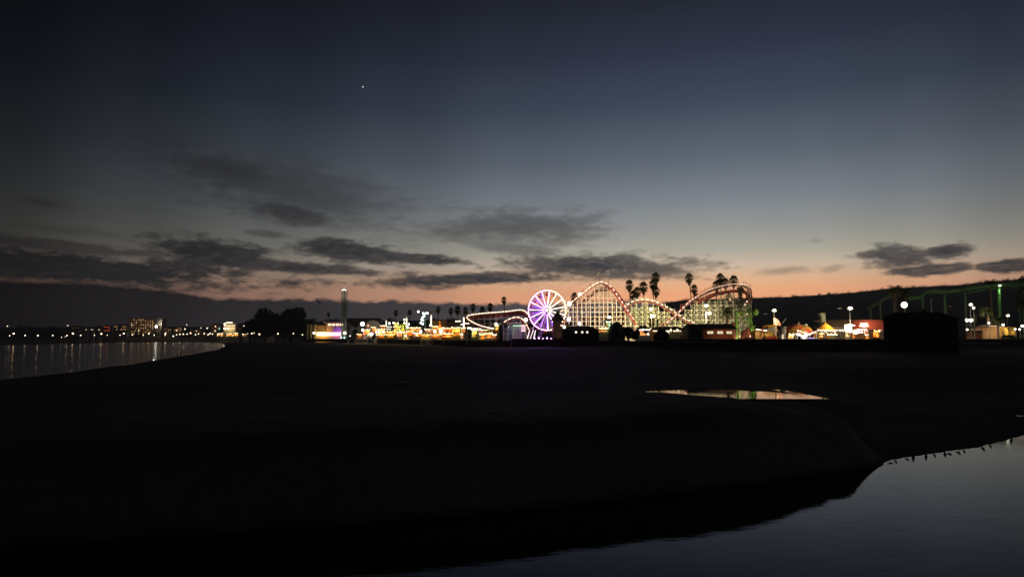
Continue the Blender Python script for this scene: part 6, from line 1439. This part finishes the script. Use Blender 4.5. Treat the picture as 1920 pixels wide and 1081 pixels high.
# ------------------------------------------------------------------ sea wall, fences, pipe, car
def wall_along(name, pxs, off, ytop_z, zb, th, m, label, cat, coping=None):
    pts = []
    for px in pxs: d = F(px) - off; pts.append(Vector(((px - 960) / FPX * d, d, 0)))
    t = thing(name, label, cat, (pts[0].x, pts[0].y, zb))
    mb = MB(); cp = MB()
    for p, q in zip(pts, pts[1:]):
        n_ = Vector((-(q - p).y, (q - p).x, 0)).normalized() * th
        for zz0, zz1, g_, e in ((zb, ytop_z, mb, 0), (ytop_z + .002, ytop_z + .16, cp, .08)):
            o1 = -n_.normalized() * e; o2 = n_ + n_.normalized() * e
            g_.add([(*(p + o1).xy, zz0), (*(q + o1).xy, zz0), (*(q + o2).xy, zz0), (*(p + o2).xy, zz0), (*(p + o1).xy, zz1), (*(q + o1).xy, zz1), (*(q + o2).xy, zz1), (*(p + o2).xy, zz1)],
                   [(0, 3, 2, 1), (4, 5, 6, 7), (0, 1, 5, 4), (2, 3, 7, 6), (1, 2, 6, 5), (3, 0, 4, 7)])
    mb.build('wall', m, t)
    if coping: cp.build('coping', coping, t)
    return t, pts
DW = mat('weathered_wall', (.055, .048, .04), .9, .3, .7, .3)
wall_along('sea_wall', [1240, 1300, 1400, 1450, 1500, 1600, 1650, 1700, 1760, 1820, 1920, 2100], 1.2, 8.5, 4.4, .5, DW, 'long dark sea wall in front of the rides, above the sand', 'wall', CONC)
wall_along('beach_fence', [960, 985, 1010, 1030, 1056], 1.0, 8.5, 5.0, .15, mat('dark_violet_board', (.10, .08, .11), .9, .3), 'dark board fence in front of the wheel and kiddie rides', 'fence', CONC)
wall_along('low_wall', [1057, 1100, 1150, 1200, 1239], 1.3, 8.0, 5.0, .3, DW, 'low dark wall before the green tent and pavilion', 'wall', CONC)
wall_along('promenade_wall', [560, 580, 640, 700, 760, 830, 880, 930, 959], .8, 7.95, 5.5, .4, mat('sandy_concrete', (.10, .08, .06), .9), 'long low promenade wall where the lit stalls meet the beach', 'wall')
for p0, p1, lab in ((1262, 1346, 'pale pipe along the sea wall below the red-brown building'), (1417, 1452, 'short pale pipe on the sea wall below the orange ride'), (1460, 1608, 'long pale pipe on the sea wall below the tents'), (1801, 1873, 'pale pipe on the sea wall below the banner pole')):
    n = 6; pts = []
    for k in range(n + 1): px = p0 + (p1 - p0) * k / n; d = F(px) - 2.0; pts.append(((px - 960) / FPX * d, d, P(px, 640.3 + (px - 1262) * .008 if px < 1700 else 643.4, d).z))
    t = thing('pipe', lab, 'pipe', pts[0], 'pale pipes on the sea wall'); MB().tube(pts, .085, 8).build('pipe', mat('pale_pipe', (.55, .52, .45), .5, .3, .6), t)
    mb = MB()
    for k in range(n + 1): x, y, z = pts[k]; mb.beam((x, y - .02, z), (x, y + .5, z), .1)
    mb.build('bracket', STEEL, t)
def car():
    D = 205; q = P(1891.5, 632, D); zg = max(gz(q.x, D), q.z - 0.3)
    t = thing('parked_car', 'dark parked car seen over the sea wall by the yellow shed', 'car', (q.x, D, q.z - .55)); z = q.z - .55
    L = 1.45 * 1.0; s_ = 24 / FPX * D / 2
    prof = [(-s_, z + .25), (s_, z + .25), (s_, z + .62), (s_ * .72, z + .72), (s_ * .45, z + 1.18), (-s_ * .5, z + 1.2), (-s_ * .78, z + .76), (-s_, z + .68)]
    MB().prism([(q.x + x, zz) for x, zz in prof], D - .8, D + .8).build('body', mat('black_car_paint', (.02, .02, .022), .25, .1), t)
    MB().prism([(q.x + s_ * .64, z + .76), (q.x + s_ * .42, z + 1.12), (q.x - s_ * .46, z + 1.13), (q.x - s_ * .68, z + .78)], D - .83, D - .805).build('side_window', mat('car_glass', (.01, .012, .015), .08), t)
    for sx in (-.62, .62):
        for sy in (-.72, .72):
            w = MB().disc((q.x + s_ * sx, D + sy, z + .26), (0, 1, 0), .3, .2, 16).build('wheel', mat('tyre_rubber', (.015, .015, .015), .9), t); MB().disc((q.x + s_ * sx, D + sy * 1.16, z + .26), (0, 1, 0), .17, .05, 12).build('rim', STEEL, w)
car()
# ------------------------------------------------------------------ people, dog, gulls, small things
def person(pose='stand'):
    t = thing('person', None, 'person', (0, 0, 0)); J = {}; E = []
    if pose == 'stand': hipz, kn, lean = .92, .5, 0
    J = {'pelvis': (0, 0, .94, .15, .11), 'waist': (0, 0, 1.1, .14, .10), 'chest': (0, -.01, 1.32, .17, .115), 'neck': (0, -.01, 1.5, .06, .06), 'head': (0, -.02, 1.62, .085, .1), 'crown': (0, -.02, 1.73, .06, .07)}
    st = .22 if pose == 'walk' else .04
    for s_, n in ((-1, 'l'), (1, 'r')):
        f = s_ * st
        J['hip' + n] = (s_ * .10, 0, .88, .095, .095); J['knee' + n] = (s_ * .105, f * .6 - .03, .5, .062, .062); J['ankle' + n] = (s_ * .11, f * 1.2, .09, .042, .042); J['toe' + n] = (s_ * .13, f * 1.2 - .17, .04, .04, .03)
        J['sh' + n] = (s_ * .19, 0, 1.42, .06, .06); J['el' + n] = (s_ * .25, -f * .6 + .03, 1.14, .045, .045); J['wr' + n] = (s_ * .26, -f * .9 - .08, .9, .032, .032); J['hand' + n] = (s_ * .26, -f * .9 - .11, .81, .035, .022)
    if pose == 'crouch':
        for k, (x, y, z, a, b) in list(J.items()):
            if k[:-1] in ('knee',): J[k] = (x, -.34, .5, a, b)
            elif k[:-1] in ('ankle', 'toe'): pass
            else: J[k] = (x, y - .02 - max(0, z - .9) * .35, z - .55 if z > .8 else z, a, b)
    E = [('pelvis', 'waist'), ('waist', 'chest'), ('chest', 'neck'), ('neck', 'head'), ('head', 'crown')]
    for n in 'lr': E += [('pelvis', 'hip' + n), ('hip' + n, 'knee' + n), ('knee' + n, 'ankle' + n), ('ankle' + n, 'toe' + n), ('chest', 'sh' + n), ('sh' + n, 'el' + n), ('el' + n, 'wr' + n), ('wr' + n, 'hand' + n)]
    ks = list(J); me = bpy.data.meshes.new('body'); me.from_pydata([J[k][:3] for k in ks], [(ks.index(a), ks.index(b)) for a, b in E], []); o = bpy.data.objects.new('body', me); COL.objects.link(o); o.parent = t
    m = o.modifiers.new('skin', 'SKIN'); m.use_smooth_shade = True
    for i, k in enumerate(ks): sv = me.skin_vertices[0].data[i]; sv.radius = J[k][3:5]; sv.use_root = (k == 'pelvis')
    o.modifiers.new('sub', 'SUBSURF').levels = 1; o.modifiers['sub'].render_levels = 2; me.materials.append(CLOTH)
    hx, hy, hz = J['head'][:3]; MB().ball((hx, hy + .02, hz + .045), .112, 10, 7, 1.05).build('hair', mat('dark_hair', (.02, .015, .012), .8), t)
    return t
PR = {k: person(k) for k in ('stand', 'walk', 'crouch')}; used = set()
def put_person(pose, px, py, label, rz=0, group='people on the beach', s_=1.0, z=None, D=None):
    if z is None:
        zz = .3
        for _ in range(6): x, y = G(px, py, zz); zz = gz(x, y)
    else: x, y, zz = (px - 960) / FPX * D, D, z
    t = PR[pose] if pose not in used else copy_tree(PR[pose]); used.add(pose)
    t.location = (x, y, zz); t.rotation_euler = (0, 0, R(rz)); t.scale = (s_,) * 3; t['label'] = label; t['group'] = group; t['category'] = 'person'
    return t
put_person('walk', 153.5, 693, 'person in dark clothes walking a dog at the water line', 80)
p = put_person('crouch', 288.3, 676.5, 'person crouching at the water line with a lit torch', 20)
q = p.location + Vector((.25, -.45, .45)); t = thing('torch', 'small torch shining in the hand of the crouching person', 'torch', q)
MB().tube([q, q + Vector((.02, -.14, -.02))], .03, 6).build('body', DARK, t); MB().ball(q + Vector((.02, -.2, -.02)), .15, 6, 4).build('lens', glow('torch_lens', (1, .95, .85), 8, False), t)
put_person('stand', 332, 668.5, 'person in dark clothes standing at the water line, first of two', 160)
put_person('stand', 339, 668.5, 'person in dark clothes standing at the water line, second of two', 200)
for i, (px, lab) in enumerate([(842.5, 'dark figure on the sand edge before the amber stall'), (845.5, 'dark figure close beside another before the amber stall'), (857, 'dark figure on the sand edge below the red ball'), (860.5, 'dark figure walking under the pylon post')]):
    d = F(px) - 3.5; put_person('walk' if i % 2 else 'stand', px, 640, lab, 40 * i, 'people on the sand edge by the stalls', z=gz((px - 960) / FPX * d, d), D=d)
def dog():
    zz = .3
    for _ in range(6): x, y = G(134.5, 694.5, zz); zz = gz(x, y)
    t = thing('dog', 'dark dog on the wet sand near the walking person', 'dog', (x, y, zz)); J = [(-.3, 0, .5, .10), (-.1, 0, .5, .11), (.14, 0, .52, .13), (.3, 0, .62, .08), (.42, 0, .72, .07), (.56, 0, .68, .04), (-.42, 0, .52, .03), (-.58, 0, .62, .02)]
    E = [(0, 1), (1, 2), (2, 3), (3, 4), (4, 5), (0, 6), (6, 7)]
    for s_ in (-1, 1):
        b = len(J); J += [(-.3, s_ * .08, .42, .07), (-.24, s_ * .09, .3, .045), (-.36, s_ * .09, .17, .028), (-.32, s_ * .09, .03, .028)]; E += [(0, b), (b, b + 1), (b + 1, b + 2), (b + 2, b + 3)]
        b = len(J); J += [(.16, s_ * .09, .42, .055), (.13, s_ * .09, .26, .035), (.16, s_ * .09, .12, .025), (.18, s_ * .09, .03, .028)]; E += [(2, b), (b, b + 1), (b + 1, b + 2), (b + 2, b + 3)]
    me = bpy.data.meshes.new('body'); me.from_pydata([j[:3] for j in J], E, []); o = bpy.data.objects.new('body', me); COL.objects.link(o); o.parent = t; o.modifiers.new('skin', 'SKIN')
    for i, j in enumerate(J): sv = me.skin_vertices[0].data[i]; sv.radius = (j[3], j[3]); sv.use_root = (i == 1)
    o.modifiers.new('sub', 'SUBSURF').levels = 1; me.materials.append(CLOTH)
    for s_ in (-1, 1): MB().add([(x + .40, y + s_ * .03, zz + .77), (x + .44, y + s_ * .06, zz + .76), (x + .40, y + s_ * .07, zz + .86)], [(0, 1, 2)]).build('ear', CLOTH, t)
dog()
def gull(flying=False):
    t = thing('flying_gull' if flying else 'gull', None, 'bird', (0, 0, 0))
    body = MB(); st = [(-.24, .02, .012), (-.17, .05, .03), (-.06, .085, .075), (.04, .09, .085), (.11, .065, .065), (.155, .045, .05), (.20, .05, .05), (.24, .035, .035), (.262, .012, .012)]; up = [-.015, -.01, 0, .005, .03, .065, .09, .09, .085]
    vs = []; fs = []; n = 10
    for (x, w, h), u in zip(st, up):
        for k in range(n): a = 2 * math.pi * k / n; vs.append((x, math.cos(a) * w, .2 + u + math.sin(a) * h))
    for i in range(len(st) - 1):
        for k in range(n): fs.append((i * n + k, i * n + (k + 1) % n, (i + 1) * n + (k + 1) % n, (i + 1) * n + k))
    fs += [tuple(range(n - 1, -1, -1)), tuple((len(st) - 1) * n + k for k in range(n))]
    body.add(vs, fs); body.add([(-.2, -.03, .19), (-.2, .03, .19), (-.36, .05, .175), (-.36, -.05, .175)], [(0, 1, 2, 3)])
    o = body.build('body', FEATH, t, True)
    MB().add([(.255, -.012, .285), (.255, .012, .285), (.255, 0, .30), (.32, 0, .278)], [(0, 1, 3), (1, 2, 3), (2, 0, 3), (0, 2, 1)]).build('beak', YELLOWP, t)
    if flying:
        for s_ in (-1, 1): MB().add([(.08, s_ * .05, .22), (-.08, s_ * .05, .21), (-.04, s_ * .35, .36), (.1, s_ * .33, .37), (-.12, s_ * .72, .27)], [(0, 1, 2, 3), (3, 2, 4)]).build('wing', FEATH, t)
    else:
        for s_ in (-1, 1):
            MB().add([(.08, s_ * .075, .24), (-.05, s_ * .092, .25), (-.22, s_ * .05, .215), (-.33, s_ * .012, .19), (-.1, s_ * .085, .16)], [(0, 1, 2, 3, 4)]).build('wing', FEATH, t)
            MB().tube([(.01, s_ * .035, .13), (.0, s_ * .035, 0)], .008, 5).build('leg', ORANGEP, t)
    return t
g0 = gull(); first = True
SPIT = [(1655, 873), (1668, 865), (1690, 859), (1740, 851), (1800, 842), (1850, 834), (1880, 826), (1920, 816)]
GL = [(1673, -20, 20), (1685, 35, -30), (1706.5, 25, -28), (1715.5, 80, -60), (1737.5, 70, -50), (1755, 40, -38), (1774.5, 50, -30), (1783, 15, -8), (1800.5, 20, -20), (1809.5, 35, -32), (1845.5, 25, -30), (1861, 30, -34), (1897.5, 75, -45)]
gw = ['first gull at the corner where the bank turns', 'second gull, hunched, along the low sand spit', 'gull leaning forward, first of a close pair on the spit', 'gull turned away, second of a close pair on the spit', 'gull standing upright alone past the close pair', 'plump gull just past the upright one',
      'small gull, first of two side by side mid-spit', 'gull with level back, second of two side by side mid-spit', 'long slim gull, first of the next two on the spit', 'gull close to the sand, second of the next two', 'gull with a long tail set apart from the rest of the row', 'gull pressed to the bank past the long-tailed one', 'last gull, alone near the edge of view']
for (px, a, tilt), lab in zip(GL, gw):
    py = float(np.interp(px, [p for p, q in SPIT], [q for p, q in SPIT])); x, y = G(px, py, 0.03)
    for _ in range(30):
        if sdist(np.array([x]), np.array([y]), river_poly)[0] + wob(x * 1.7, y * 1.7) * .45 < .05: y += .04
    t = g0 if first else copy_tree(g0); first = False
    t.location = (x, y, max(.0, gz(x, y)) - .02); t.rotation_euler = (0, R(tilt), R(a)); t.scale = (1.0 + .16 * math.sin(px * 1.7),) * 3
    t['label'] = lab; t['group'] = 'gulls along the water edge'; t['category'] = 'bird'
t = gull(True); t.location = P(594.6, 566, 150); t.rotation_euler = (R(62), R(-25), R(60)); t.scale = (1.5,) * 3; t['label'] = 'single dark bird flying over the big trees'
zz = 2
for _ in range(8): x, y = G(756, 718, zz); zz = gz(x, y)
t = thing('driftwood', 'pale bleached driftwood plank lying on the dark sand', 'driftwood', (x, y, zz)); MB().tube([(x - .8, y, zz + .1), (x - .2, y + .2, zz + .16), (x + .4, y + .1, zz + .14), (x + .85, y - .1, zz + .18)], [.06, .11, .1, .04], 8).build('trunk', mat('bleached_wood', (.75, .72, .68), .8, .1), t)
MB().tube([(x + .3, y + .1, zz + .15), (x + .5, y - .3, zz + .3)], [.05, .02], 6).build('branch_stub', mat('bleached_wood', (1, 1, 1)), t)
q = P(680.3, 163, 9000); o = MB().ball(q, 5.2, 10, 6).build('planet', glow('planet_light', (1, .97, .86), 2.5, False)); tag(o, 'bright planet shining alone in the dusk sky', 'planet')

# ------------------------------------------------------------------ thin sea haze, which gives the lamps their glow
hz = MB().box(-2240, 2240, -110, 2440, -4.5, 158).build('haze', None)
m = bpy.data.materials.new('sea_haze'); m.use_nodes = True; nt = NT(m.node_tree); nt.n.clear()
v = nt.new('ShaderNodeVolumePrincipled'); v.inputs['Color'].default_value = (.9, .9, .92, 1); v.inputs['Density'].default_value = .00018
v.inputs['Anisotropy'].default_value = .35
o = nt.new('ShaderNodeOutputMaterial'); nt.l.new(v.outputs[0], o.inputs['Volume'])
hz.data.materials.append(m); tag(hz, 'thin evening sea haze over the whole bay', kind='stuff')
